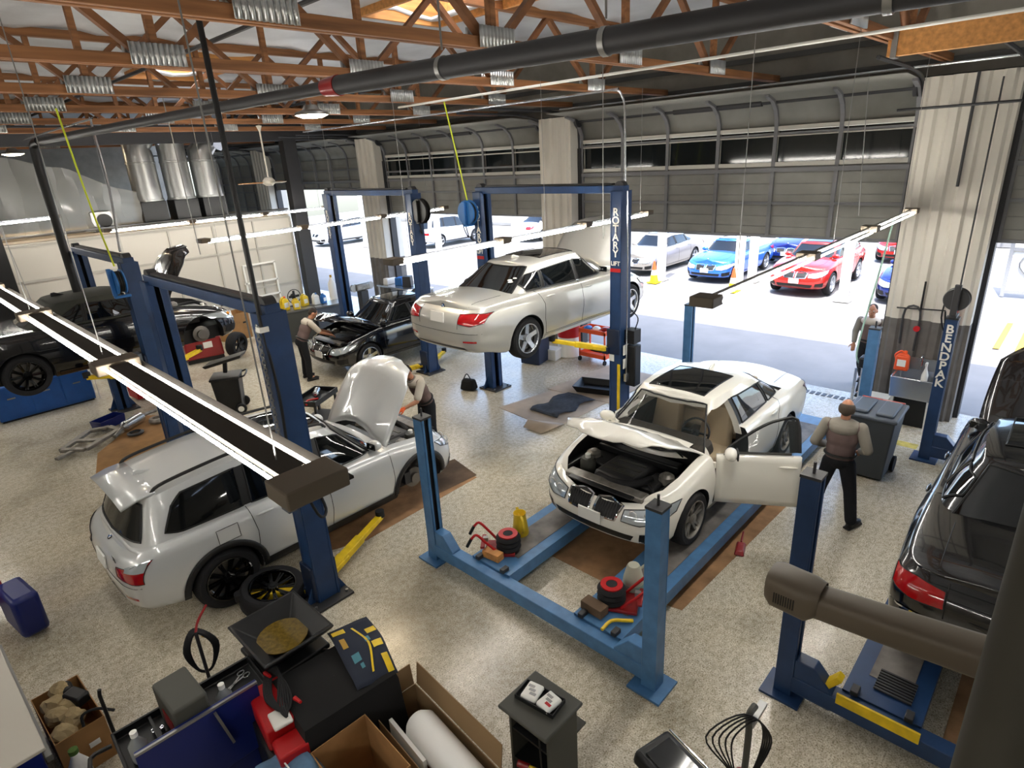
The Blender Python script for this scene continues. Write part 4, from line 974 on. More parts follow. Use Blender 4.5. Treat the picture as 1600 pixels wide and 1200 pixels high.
    # black sedan by the mechanic
    c = Car(SEDAN, 'paint_black', 'black sedan with open bonnet beside the bending mechanic', (8.95, 12.85, .12), PI, 'five', openings=[bay_cutter(SEDAN)]); dress(c, open_hood=True); hood_panel(c, math.radians(30)); engine(c)
    # black sedan at the edge of the frame
    S = dict(SEDAN, L=4.95, W=.93, H=1.47, wb=2.95, fo=.84)
    S['zs'] = [(x*1.04, z+.02) for x, z in S['zs']]; S['zc'] = [(x*1.04, z+.02) for x, z in S['zc']]
    c = Car(S, 'paint_black', 'glossy black sedan with open bonnet cut off by the edge of the picture', (7.80, -.17, .30), 0, 'v5', openings=[bay_cutter(S)]); dress(c, open_hood=True); hood_panel(c, math.radians(60)); engine(c)
    c.panel('chrome_strip', [(-5, .86, .62), (-5, 0, .60), (-5, -.86, .62)], [(-5, .86, .635), (-5, 0, .615), (-5, -.86, .635)], (1, 0, 0), 'chrome', .012, 20, 1, which='b')
    # cars parked outside
    def park(spec, style, paint, label, x, y, z=0, rz=PI, wheel='star5', **kw):
        c = Car(spec, paint, label, (x, y, z), rz, wheel, group=None); dress(c, style, **kw); return c
    park(SEDAN, 'sedan', 'paint_grey', 'silver grey sedan parked outside next to the bright blue coupe', 23.0, 13.3)
    park(COUPE, 'coupe', 'paint_blue', 'bright blue coupe parked outside facing the roller door', 22.9, 10.15)
    park(SEDAN, 'sedan', 'paint_navy', 'navy car parked behind a white canopy post, between the blue coupe and the red car', 27.6, 9.0)
    park(dict(SUV, H=1.55), 'suv', 'paint_red', 'red crossover parked outside facing the roller door', 22.3, 6.75)
    park(SEDAN, 'sedan', 'paint_navy', 'dark blue sedan parked outside by the pier with the sink', 22.5, 3.65)
    park(dict(SUV, H=1.75), 'suv', 'paint_pearl', 'white off-roader parked outside beyond the second roller door', 24.6, 28.6, 0, 0)
    park(SUV, 'suv', 'paint_silver', 'silver crossover parked outside the far roller door', 22.2, 36.2, 0, PI)
    park(SEDAN, 'sedan', 'paint_pearl', 'white car glimpsed outside behind the raised silver sedan', 29, 24.5, 0, 0)
    park(SEDAN, 'sedan', 'paint_red', 'red car far out in the lot behind the dark blue sedan', 29.5, 5.4, 0, PI)
    park(SEDAN, 'sedan', 'paint_pearl', 'white car with blue wheels on the upper deck beyond the far door', 31.0, 58.0, 1.5, 0, lod=0) if 0 else None
def interior(c):
    r = c.root
    def seat(x, y, rear=False):
        b = MB().box((x, y, .50), (.5, .5 if not rear else 1.2, .14), tap=(.95, .92)); o = b.build('seat', 'leather', r, bevel=.04)
        MB().box((x-.28, y, .80), (.14, .48 if not rear else 1.2, .62), (0, -.22, 0), (.9, .85)).build('backrest', 'leather', o, bevel=.05)
        for yy in ((y,) if not rear else (-.35, .35)): MB().box((x-.38, yy, 1.14), (.1, .26, .17), (0, -.2, 0)).build('headrest', 'leather', o, bevel=.04)
    seat(.05, .37); seat(.05, -.37); seat(-.85, 0, True)
    MB().box((.72, 0, .86), (.42, 1.4, .2), (0, .1, 0), (.8, .96)).build('dashboard', 'tan_dash', r, bevel=.05)
    MB().box((.1, 0, .50), (1.2, .2, .2)).build('console', 'tan_dash', r, bevel=.03)
    b = MB(); cc = V((.42, .37, .93)); q = Euler((0, -.45, 0)).to_matrix()
    b.tube([cc+q@V((0, .185*math.cos(a), .185*math.sin(a))) for a in [i*2*PI/24 for i in range(24)]], .014, 8, True)
    for a in (0, PI, -PI/2): b.bar(cc, cc+q@V((0, .18*math.cos(a), .18*math.sin(a))), .03, .02)
    b.ball(cc, (.03, .06, .05), 12); b.cyl(cc, cc+V((.25, 0, -.05)), .03); b.build('steering_wheel', 'trim_black', r)
    MB().box((-.35, 0, .36), (2.3, 1.4, .03)).build('cabin_floor', 'trim_black', r)
# ------------------------------------------------------------------ lifts
def two_post(label, X, Ya, Yb, h, zc, arms, beam=True, text=None, base='navy', pw=.26):
    r = thing('two_post_lift', label, 'car lift', (X, (Ya+Yb)/2, 0), 0, 'blue two-post car lifts'); yo = (Ya+Yb)/2
    for k, y in enumerate((Ya-yo, Yb-yo)):
        s = 1 if k == 0 else -1     # inward direction
        b = MB(); w, d = pw, .21
        b.box((0, y-s*d/2+s*.01, h/2), (w, .02, h)); b.box((-w/2+.01, y, h/2), (.02, d, h)); b.box((w/2-.01, y, h/2), (.02, d, h))
        for sx in (-1, 1): b.box((sx*(w/2-.05), y+s*(d/2-.01), h/2), (.1, .02, h))
        p = b.build('post', base, r, bevel=.008)
        MB().box((0, y-s*.03, h/2), (w-.06, .02, h-.1)).build('inner_channel', 'black', p)
        MB().box((0, y+s*.02, .015), (.5, .5, .03)).build('base_plate', 'dark_steel', r, bevel=.004)
        for sx in (-1, 1):
            g = MB(); g.prism([(0, 0), (.12, 0), (0, .25)], .02, Matrix.Translation((sx*(w/2), y-s*.05, .03))@Matrix(((sx, 0, 0, 0), (0, 0, 1, 0), (0, 1, 0, 0), (0, 0, 0, 1))))
            g.build('gusset', base, r)
        for bx, by in ((-.2, -.18), (.2, -.18), (.2, .18), (-.2, .18)): MB().cyl((bx, y+by+s*.02, .03), (bx, y+by+s*.02, .055), .018, n=6).build('anchor_bolt', 'steel', r)
        cg = MB(); cg.box((0, y+s*.03, zc+.22), (w+.06, d+.04, .44)); cg.box((0, y+s*.16, zc+.05), (w+.16, .12, .12)); c = cg.build('carriage', 'navy_dark', r, bevel=.01)
        for (dx, dy, z1) in arms[k]:
            a = V((math.copysign(.14, dx), y+s*.17, zc+.06)); e = V((dx, y+s*dy, z1)); m = a.lerp(e, .6)
            m2 = MB().bar(a, m, .12, .09).bar(a, a.lerp(e, .3), .17, .06); o = m2.build('arm', 'yellow', r, bevel=.008)
            MB().bar(m-(m-a)*.3, e, .09, .065).build('arm_extension', 'yellow', o, bevel=.006)
            MB().cyl(e, e+V((0, 0, .09)), .06, n=18).build('pad', 'rubber', o)
    if beam:
        b = MB().box((0, 0, h+.02), (.16, abs(Yb-Ya)+.2, .12)); b.build('overhead_beam', 'navy', r, bevel=.008)
        MB().box((.0, 0, h+.1), (.1, abs(Yb-Ya)-.3, .03)).build('beam_cable', 'black', r)
        for y in (Ya-yo, Yb-yo): MB().cyl((-.06, y, h+.06), (.06, y, h+.06), .09).build('pulley', 'dark_steel', r)
    if text:
        for k, y in enumerate((Ya-yo, Yb-yo)):
            t, sz, z0, col = text
            text_mesh(list(t), 'lettering', col, r, (-pw/2-.002, y-.0, z0), Matrix(((0, 0, -1), (-1, 0, 0), (0, 1, 0))), sz, stack=True, gap=.78)
    return r
def four_post(label, name, x0, x1, y0, y1, h, rws, pm, rm, zr, near_ext=.0):
    r = thing('four_post_lift', label, 'car lift', ((x0+x1)/2, (y0+y1)/2, 0)); ox, oy = (x0+x1)/2, (y0+y1)/2
    for x in (x0, x1):
        for y in (y0, y1):
            s = 1 if y == y0 else -1; w = .15; b = MB()
            b.box((x-ox, y-oy-s*(w/2-.01), h/2), (w, .02, h)); b.box((x-ox-w/2+.01, y-oy, h/2), (.02, w, h)); b.box((x-ox+w/2-.01, y-oy, h/2), (.02, w, h))
            for q in (-1, 1): b.box((x-ox+q*(w/2-.022), y-oy+s*(w/2-.01), h/2), (.045, .02, h))
            p = b.build('post', pm, r, bevel=.006)
            MB().box((x-ox, y-oy, h/2), (w-.06, w-.06, h-.02)).build('ladder', 'black', p)
            MB().box((x-ox, y-oy, h+.01), (w+.01, w+.01, .025)).cyl((x-ox, y-oy, h), (x-ox, y-oy, h+.12), .012).build('cap', 'dark_steel', p)
            MB().box((x-ox, y-oy, .012), (.34, .34, .024)).build('base_plate', 'dark_steel' if pm == 'navy_dark' else pm, r)
    for x in (x0, x1):
        b = MB().box((x-ox, 0, .17), (.15, y1-y0-.12, .16)); 
        for s, y in ((1, y0), (-1, y1)):
            b.prism([(0, .07), (.32, .07), (.32, .26), (.16, .44), (0, .44)], .13, Matrix.Translation((x-ox-.065, y-oy+s*.07, 0))@Matrix(((0, 0, 1, 0), (s, 0, 0, 0), (0, 1, 0, 0), (0, 0, 0, 1))))
        b.build('crossbeam', pm if pm != 'navy' else 'navy', r, bevel=.008)
    for a, c in rws:
        X0, X1 = x0+.05, x1-.05; b = MB(); m = (a+c)/2-oy
        b.box(((X0+X1)/2-ox, m, zr-.01), (X1-X0, c-a, .02)); 
        for s in (-1, 1): b.box(((X0+X1)/2-ox, m+s*((c-a)/2-.02), zr-.08), (X1-X0, .04, .16))
        o = b.build('runway', rm, r, bevel=.005)
        MB().box(((X0+X1)/2-ox, m, zr+.003), (X1-X0-.6, (c-a)*.55, .004)).build('worn_strip', 'worn', o)
        for s in (-1, 1): MB().box((X0-ox+.03, m+s*.2, zr+.02), (.1, .06, .05)).build('stop', 'dark_steel', r, bevel=.006)
    return r
def lifts():
    two_post('blue two-post lift holding the silver sport wagon, with a chain on its post', 2.55, 5.74, 9.07, 3.42, .06,
        [[(1.25, .62, .2), (-.75, .5, .17)], [(1.25, .62, .2), (-.75, .5, .17)]])
    two_post('blue two-post lift holding the black convertible', 2.95, 11.55, 14.75, 3.42, 1.42, [[(1.0, .7, 1.52), (-.9, .7, 1.52)], [(1.0, .7, 1.52), (-.9, .7, 1.52)]])
    two_post('dark blue two-post lift around the black sedan', 8.5, 10.95, 14.35, 4.08, .1, [[(.9, .55, .16), (-.75, .3, .16)], [(1.0, .6, .16), (-1.0, .6, .16)]], text=('ROTARY', .15, 3.7, 'white'), pw=.28)
    l = two_post('tall dark blue two-post lift raising the silver sedan', 8.64, 5.72, 8.95, 4.1, 1.38, [[(1.15, .75, 1.70), (-.95, .75, 1.7)], [(1.15, .75, 1.7), (-.95, .75, 1.7)]], text=('ROTARY', .17, 3.86, 'white'), pw=.3)
    for y in (-1.615, 1.615):
        text_mesh('LIFT', 'lettering', 'white', l, (-.152, y, 3.0), Matrix(((0, 0, -1), (-1, 0, 0), (0, 1, 0))), .1)
        MB().box((-.152, y, 2.84), (.006, .2, .06)).build('red_label', 'red', l)
    b = MB().box((.1, -1.83, 1.15), (.2, .2, .75)); b.build('power_unit', 'plastic_black', l, bevel=.02); MB().box((.1, -1.81, 1.68), (.22, .2, .24)).tube(crs([(.1, -1.86, 1.8), (.12, -1.9, 2.0), (.05, -1.8, 2.15)], 4), .012, 6).build('motor', 'plastic_black', l, bevel=.02)
    for y, z, w, h in ((-1.62, 1.55, .1, .16), (-1.55, 1.3, .1, .12)): MB().box((-.154, y, z), (.01, w, h)).build('sticker', 'paper', l)
    for z in (1.2, 1.45): MB().box((-.02, -1.755, z), (.16, .01, .18)).build('notice', 'paper', l)
    MB().tube([(-.06, -1.77, 4.1), (-.04, -1.78, 3.2), (-.04, -1.78, 1.0)], .013, 6).box((-.04, -1.79, .95), (.1, .05, .14)).build('conduit', 'alu', l)
    MB().box((-.158, -1.70, .65), (.02, .05, 1.1)).build('edge_guard', 'yellow', l)
    four_post('light blue four-post lift under the white sedan', '', 3.88, 10.3, 2.18, 5.27, 1.93, [(2.55, 3.13), (4.05, 4.65)], 'navy_light', 'navy_light', .28)
    l = four_post('dark navy four-post lift under the black sedan at the edge of the frame', '', 4.62, 10.3, -2.15, 1.24, 2.22, [(.22, .80), (-1.44, -.86)], 'navy', 'navy', .27)
    text_mesh(list('BENDPAK'), 'lettering', 'white', l, (2.84-.078, 1.695, 2.16), Matrix(((0, 0, -1), (-1, 0, 0), (0, 1, 0))), .17, stack=True, gap=.8)
    MB().box((-2.95, .96, .3), (.02, .6, .1)).build('wheel_stop', 'yellow', l); MB().box((-2.84, 1.34, .33), (.10, .05, .25), (.6, 0, 0)).build('latch_guard', 'yellow', l)
    b = MB()
    for i in range(8): b.box((-2.62+i*.035, .92, .287), (.018, .28, .014))
    b.build('drain_slots', 'dark_steel', l)
    # accessories hung on the lifts
    def reel(label, loc, col, rz=0, r=.2):
        t = thing('hose_reel', label, 'hose reel', loc, rz)
        MB().lathe([(0, -.07), (r*.95, -.07), (r, -.05), (r*.95, -.045), (r*.55, -.04), (r*.55, .04), (r*.95, .045), (r, .05), (r*.95, .07), (0, .07)], (0, 0, 0), (0, 1, 0), 32).build('drum', col, t)
        MB().box((0, .1, 0), (.08, .06, .44)).box((.0, .0, -.24), (.1, .24, .04)).build('bracket', col, t, bevel=.01)
        b = MB()
        for k in range(3): b.tube([(r*.8*math.cos(a), -.03+k*.03, r*.8*math.sin(a)) for a in [i*2*PI/24 for i in range(24)]], .016, 6, True)
        b.tube(crs([(r*.8, 0, 0), (r*.9, -.05, -.3), (r*.5, -.08, -.5), (r*.7, -.05, -.2)], 4), .012, 6); b.build('hose', 'black', t); return t
    reel('blue hose reel on top of the convertible lift post', (2.72, 11.42, 3.15), 'blue', PI/2); reel('blue hose reel on the tall lift beside the raised silver sedan', (8.4, 9.12, 3.72), 'blue', PI/2, .24); reel('black hose reel on the lift post of the black sedan', (8.45, 10.66, 3.72), 'black', PI/2, .26)
    reel('black hose reel on top of the navy lift post by the sink', (10.3, 1.24, 2.5), 'dark_steel', PI/2, .16)
    t = thing('control_box', 'grey switch box with a white instruction sign on the convertible lift post', 'control box', (2.74, 11.6, 1.35)); MB().box((0, 0, .3), (.07, .22, .5)).build('box', 'slate', t, bevel=.01); MB().box((.0, -.03, -.16), (.02, .28, .38)).build('sign', 'paper', t)
    b = MB()
    for i in range(6): b.box((-.012, -.03+(i % 2)*.08-.04, -.05-.04*i), (.004, .07, .02))
    b.build('print', 'slate', t)
    single(MB().box((0, 0, 0), (.1, .17, .5)), 'control_box', 'slate', 'grey switch box on the silver wagon lift post above the lamp end', 'control box', (2.33, 5.69, 1.55), bevel=.01)
M['worn'] = mat('worn', '#706b66', .6, noise_s=5, noise_a=.5)
# ------------------------------------------------------------------ people
def capsule(b, p, q, r0, r1, n=12):
    p, q = V(p), V(q); b.ball(p, r0, n); b.ball(q, r1, n); b.tube([p, q], [r0, r1], n)
def remesh(b, name, m, parent, vox=.012, it=3):
    o = b.build(name, m, parent, merge=False); q = o.modifiers.new('r', 'REMESH'); q.mode = 'VOXEL'; q.voxel_size = vox; q.use_smooth_shade = True
    q = o.modifiers.new('s', 'SMOOTH'); q.iterations = it; q.factor = .5
    par = o.parent; o.parent = None; bake(o); o.parent = par; o.data.polygons.foreach_set('use_smooth', [True]*len(o.data.polygons)); return o
def hand(b, wrist, d, up, s=1., curl=.5, side=1):
    d = V(d).normalized(); u = V(up); u = (u-d*u.dot(d)).normalized(); w = d.cross(u)*side
    pc = V(wrist)+d*.055*s; R = Matrix((d, w, u)).transposed()
    b.ball(pc, (.055*s, .044*s, .02*s), 12, R); capsule(b, wrist, pc, .027*s, .028*s, 10)
    for i, (k, L) in enumerate(((-.03, .072), (-.01, .082), (.011, .076), (.03, .058))):
        a = V(wrist)+d*.098*s+w*k*s; c1 = d*math.cos(curl)-u*math.sin(curl); c2 = d*math.cos(curl*2)-u*math.sin(curl*2)
        m = a+c1*L*.5*s; capsule(b, a-d*.02*s, m, .0105*s, .0095*s, 8); capsule(b, m, m+c2*L*.5*s, .0095*s, .0075*s, 8)
    a = V(wrist)+d*.03*s-w*.038*s; m = a+(d*.7-w*.7-u*.2).normalized()*.045*s; capsule(b, a, m, .014*s, .012*s, 8); capsule(b, m, m+(d*.9-w*.2-u*.3).normalized()*.035*s, .0115*s, .009*s, 8)
def person(label, loc, rz, P, bald=False, yk='shirt_light', sleeve='short', panel=True, gloves=False, hands_up=(0, 0, 1)):
    """P: joints in metres, x forward, y to the person's left"""
    r = thing('person', label, 'person', loc, rz); J = {k: V(v) for k, v in P.items()}
    pel, chest, neck, head = J['pelvis'], J['chest'], J['neck'], J['head']
    up = (neck-pel).normalized(); hd = J.get('look', V((1, 0, 0))).normalized(); hu = (head-neck).normalized(); hu = (hu-hd*hu.dot(hd)).normalized(); hl = hu.cross(hd)
    lat = (J['shL']-J['shR']).normalized(); fw = lat.cross(up).normalized()
    b = MB(); HR = Matrix((hd, hl, hu)).transposed()
    b.ball(head+hu*.02, (.096, .077, .108), 18, HR); b.ball(head+hd*.03-hu*.055, (.062, .056, .062), 14, HR); b.ball(head+hd*.098-hu*.012, (.016, .014, .024), 10, HR); b.ball(head+hd*.078-hu*.062, (.018, .026, .010), 10, HR)
    for s in (1, -1): b.ball(head+hl*s*.08-hu*.005-hd*.01, (.022, .012, .034), 10, HR); b.ball(head+hd*.075+hl*s*.033+hu*.016, (.016, .019, .012), 8, HR)
    capsule(b, neck-up*.03, head-hu*.05, .056, .054)
    R = Matrix((fw, lat, up)).transposed()
    b.ball(chest, (.115, .165, .2), 16, R); b.ball(pel+up*.05, (.11, .155, .14), 16, R); b.ball(pel.lerp(chest, .5), (.108, .145, .18), 16, R)
    for s in 'LR':
        capsule(b, J['sh'+s], J['el'+s], .052, .042); capsule(b, J['el'+s], J['wr'+s], .041, .028); capsule(b, chest+up*.1, J['sh'+s], .07, .055)
        capsule(b, J['hip'+s], J['kn'+s], .085, .056); capsule(b, J['kn'+s], J['an'+s], .053, .038)
        f = J.get('foot'+s, V((1, 0, 0))); capsule(b, J['an'+s], J['an'+s]+f*.13-V((0, 0, .045)), .04, .035)
        if not gloves: hand(b, J['wr'+s], (J['wr'+s]-J['el'+s]).lerp(J.get('hd'+s, J['wr'+s]-J['el'+s]), .6), hands_up, 1, .5, 1 if s == 'L' else -1)
    body = remesh(b, 'body', 'skin', r, .009, 2)
    if gloves:
        for s in 'LR':
            g = MB(); hand(g, J['wr'+s], J['wr'+s]-J['el'+s], hands_up, 1.12, .55, 1 if s == 'L' else -1); remesh(g, 'glove', 'glove', body, .007, 1)
    # eyes
    for s in (1, -1): MB().ball(head+hd*.087+hl*s*.033+hu*.014, (.008, .013, .009), 8, HR).build('eye', 'paper', body)
    h = MB()
    if bald:
        for k in range(26):
            a = .75+(2*PI-1.5)*k/25; h.ball(head+hd*.08*math.cos(a)-hd*.012+hl*.066*math.sin(a)+hu*(.012), (.034, .030, .062), 8, HR)
        h.ball(head-hd*.05-hu*.02, (.05, .062, .06), 12, HR)
    else: h.ball(head+hu*.045-hd*.016, (.094, .082, .088), 16, HR); h.ball(head-hd*.05-hu*.0, (.056, .068, .075), 12, HR)
    remesh(h, 'hair', 'hair_grey' if bald else 'hair', body, .008, 2)
    t = MB(); t.ball(chest, (.135, .188, .21), 16, R); t.ball(pel.lerp(chest, .5), (.130, .168, .2), 16, R); t.ball(pel+up*.06, (.13, .172, .11), 16, R)
    sls = []
    for s in 'LR':
        capsule(t, chest+up*.10, J['sh'+s], .085, .07); e = J['el'+s] if sleeve == 'short' else J['wr'+s]
        el = J['el'+s]; top = J['sh'+s].lerp(el, .8) if sleeve == 'short' else el
        sl = MB(); capsule(sl, J['sh'+s], top, .073, .064)
        if sleeve != 'short': capsule(sl, el, J['el'+s].lerp(J['wr'+s], .85), .062, .047)
        sls.append(sl)
    capsule(t, chest+up*.15, neck-up*.02, .085, .066)
    sh = remesh(t, 'shirt', 'shirt_panel', r, .011, 4); [remesh(q, 'sleeve', 'shirt_light' if sleeve == 'short' else 'shirt_grey', sh, .011, 3) for q in sls]
    y = MB(); y.ball(chest+up*.16, (.128, .195, .085), 16, R); y.ball(chest+up*.13-fw*.02, (.135, .175, .1), 14, R)
    remesh(y, 'yoke', yk, sh, .011, 3)
    MB().tube([neck-up*.015+(fw*math.cos(a)*1.0+lat*math.sin(a))*.068 for a in [i*2*PI/16 for i in range(16)]], .017, 8, True).build('collar', 'shirt_grey', sh)
    t = MB(); t.ball(pel+up*.0, (.133, .17, .13), 16, R)
    for s in 'LR': capsule(t, J['hip'+s], J['kn'+s], .102, .078); capsule(t, J['kn'+s], J['an'+s]+V((0, 0, .02)), .078, .072)
    tr = remesh(t, 'trousers', 'trousers', r, .012, 4)
    MB().tube([pel+up*.085+(fw*math.cos(a)*.138+lat*math.sin(a)*.175) for a in [i*2*PI/20 for i in range(20)]], .016, 8, True).build('belt', 'black', tr)
    for s in 'LR':
        f = J.get('foot'+s, V((1, 0, 0))).normalized(); a = J['an'+s]; q = MB(); sd = f.cross(V((0, 0, 1))); FR = Matrix((f, V((0, 0, 1)).cross(f), V((0, 0, 1)))).transposed() if abs(f.z) < .5 else R
        q.ball(a+f*.07-V((0, 0, .05)), (.15, .052, .05), 14, FR); q.ball(a-V((0, 0, .02)), (.06, .05, .06), 12, FR); q.box(a+f*.06-V((0, 0, .083)), (.27, .09, .03), FR); remesh(q, 'shoe', 'black', r, .009, 2)
    return r
STAND = dict(pelvis=(0, 0, .94), chest=(.0, 0, 1.25), neck=(.0, 0, 1.47), head=(.02, 0, 1.61), shL=(0, .19, 1.40), shR=(0, -.19, 1.40), elL=(-.02, .27, 1.13), elR=(-.02, -.27, 1.13), wrL=(.12, .24, .93), wrR=(.12, -.24, .93),
    hipL=(0, .09, .9), hipR=(0, -.09, .9), knL=(.03, .13, .50), knR=(.03, -.13, .50), anL=(0, .16, .10), anR=(0, -.16, .10))
def people():
    P = dict(STAND, elL=(-.05, .29, 1.15), elR=(-.05, -.29, 1.15), wrL=(.17, .2, 1.02), wrR=(.17, -.2, 1.02), knL=(.03, .17, .5), knR=(.03, -.17, .5), anL=(0, .23, .1), anR=(0, -.23, .1), footL=V((.9, .43, 0)), footR=V((.9, -.43, 0)), head=(.03, 0, 1.60), look=V((1, 0, -.25)))
    person('person seen from behind with short grey hair, grey shirt and black trousers', (7.62, 1.78, 0), .12, P, bald=True, yk='shirt_grey', sleeve='long')
    P = dict(STAND, chest=(.14, 0, 1.22), neck=(.28, 0, 1.42), head=(.36, .0, 1.54), shL=(.22, .19, 1.36), shR=(.22, -.19, 1.36), elL=(.42, .24, 1.12), elR=(.40, -.24, 1.12), wrL=(.66, .16, 1.02), wrR=(.64, -.16, 1.0), pelvis=(-.02, 0, .93), look=V((.75, 0, -.65)))
    person('person in grey shirt bending over the engine of the black sedan', (6.42, 13.02, 0), -.2, P)
    P = dict(STAND, chest=(.12, 0, 1.22), neck=(.24, 0, 1.43), head=(.32, 0, 1.56), shL=(.19, .19, 1.37), shR=(.19, -.19, 1.37), elL=(.35, .25, 1.12), elR=(.35, -.25, 1.12), wrL=(.56, .2, 1.06), wrR=(.56, -.2, 1.06), look=V((.75, 0, -.65)))
    person('person with orange gloves leaning into the silver wagon engine bay', (5.74, 7.62, 0), PI-.05, P, gloves=True)
    P = dict(STAND, chest=(.05, 0, 1.24), knL=(.28, .10, .52), anL=(.62, .10, .14), knR=(-.02, -.1, .5), anR=(-.28, -.1, .16), footL=V((1, 0, .25)), wrL=(.18, .26, .95), neck=(.08, 0, 1.46), head=(.11, 0, 1.6), shL=(.06, .19, 1.39), shR=(.06, -.19, 1.39))
    person('person in grey shirt walking in past the light blue post by the pier', (12.9, 2.80, .0), PI, P, sleeve='long')
dm('hair_grey', '#4e443b', .9)
cars(); lifts(); people()
# ------------------------------------------------------------------ loose things
def TX(x=0, y=0, z=0, r=None):
    m = rotm(r).to_4x4(); m.translation = (x, y, z); return m
def open_box(b, w, d, h, t=.006, flare=0., c=(0, 0, 0)):
    c = V(c); k = 1+flare
    o = [(-w/2, -d/2), (w/2, -d/2), (w/2, d/2), (-w/2, d/2)]; i = [(-w/2+t, -d/2+t), (w/2-t, -d/2+t), (w/2-t, d/2-t), (-w/2+t, d/2-t)]
    vs = [c+V((x, y, 0)) for x, y in o]+[c+V((x*k, y*k, h)) for x, y in o]+[c+V((x*k, y*k, h)) for x, y in i]+[c+V((x, y, t)) for x, y in i]
    fs = [(3, 2, 1, 0)]+[(k_, (k_+1) % 4, 4+(k_+1) % 4, 4+k_) for k_ in range(4)]+[(4+k_, 4+(k_+1) % 4, 8+(k_+1) % 4, 8+k_) for k_ in range(4)]+[(8+k_, 8+(k_+1) % 4, 12+(k_+1) % 4, 12+k_) for k_ in range(4)]+[(12, 13, 14, 15)]
    return b.add(vs, fs)
def sheet(pts, th=.004, z=0.): return MB().prism(pts, th, TX(0, 0, z))
def jug(label, loc, rz, m, cap='white', h=.3, name='jug', cat='jug', kind=0, **kw):
    t = thing(name, label, cat, loc, rz, kw.get('group'))
    b = MB(); w, d = h*.62, h*.40
    b.box((0, 0, h*.38), (w, d, h*.76), tap=(.92, .92)); b.box((0, 0, h*.82), (w*.9, d*.9, h*.14), tap=(.45, .6)); b.build('bottle', m, t, bevel=.02)
    MB().tube(crs([(-w*.44, 0, h*.5), (-w*.55, 0, h*.75), (-w*.2, 0, h*.97), (-.0, 0, h*.92)], 4), h*.045, 8).build('grip', m, t)
    MB().lathe([(0, h*1.0), (h*.08, h*1.0), (h*.085, h*.97), (h*.085, h*.87), (0, h*.87)], (w*.12, 0, 0)).build('cap', cap, t)
    MB().box((0, -d/2*.97, h*.4), (w*.6, .004, h*.35)).build('paper_label', 'paper' if m != 'paper' else 'blue', t); return t
def wheelie_bin(label, loc, rz, tray=False, lid=True, m='plastic_black', h=1.0):
    t = thing('wheelie_bin', label, 'bin', loc, rz)
    b = MB(); b.box((0, 0, h*.47), (.44, .42, h*.86), tap=(1.22, 1.22)); b.box((0, 0, h*.91), (.58, .56, .05)); b.build('tub', m, t, bevel=.02)
    for s in (-1, 1): MB().lathe([(0, -.03), (.1, -.03), (.11, -.015), (.11, .015), (.1, .03), (0, .03)], (-.2, s*.25, .11), (0, 1, 0)).cyl((-.2, s*.22, .11), (-.2, s*.25, .11), .02).build('wheel', 'rubber', t); 
    for s in (-1, 1): MB().cyl((-.2, s*.275, .11), (-.2, s*.285, .11), .06).build('wheel_hub', 'paper', t)
    MB().tube(crs([(-.27, -.2, h*.9), (-.38, -.2, h*.93), (-.38, .2, h*.93), (-.27, .2, h*.9)], 3), .018, 8).build('handle', m, t)
    return t
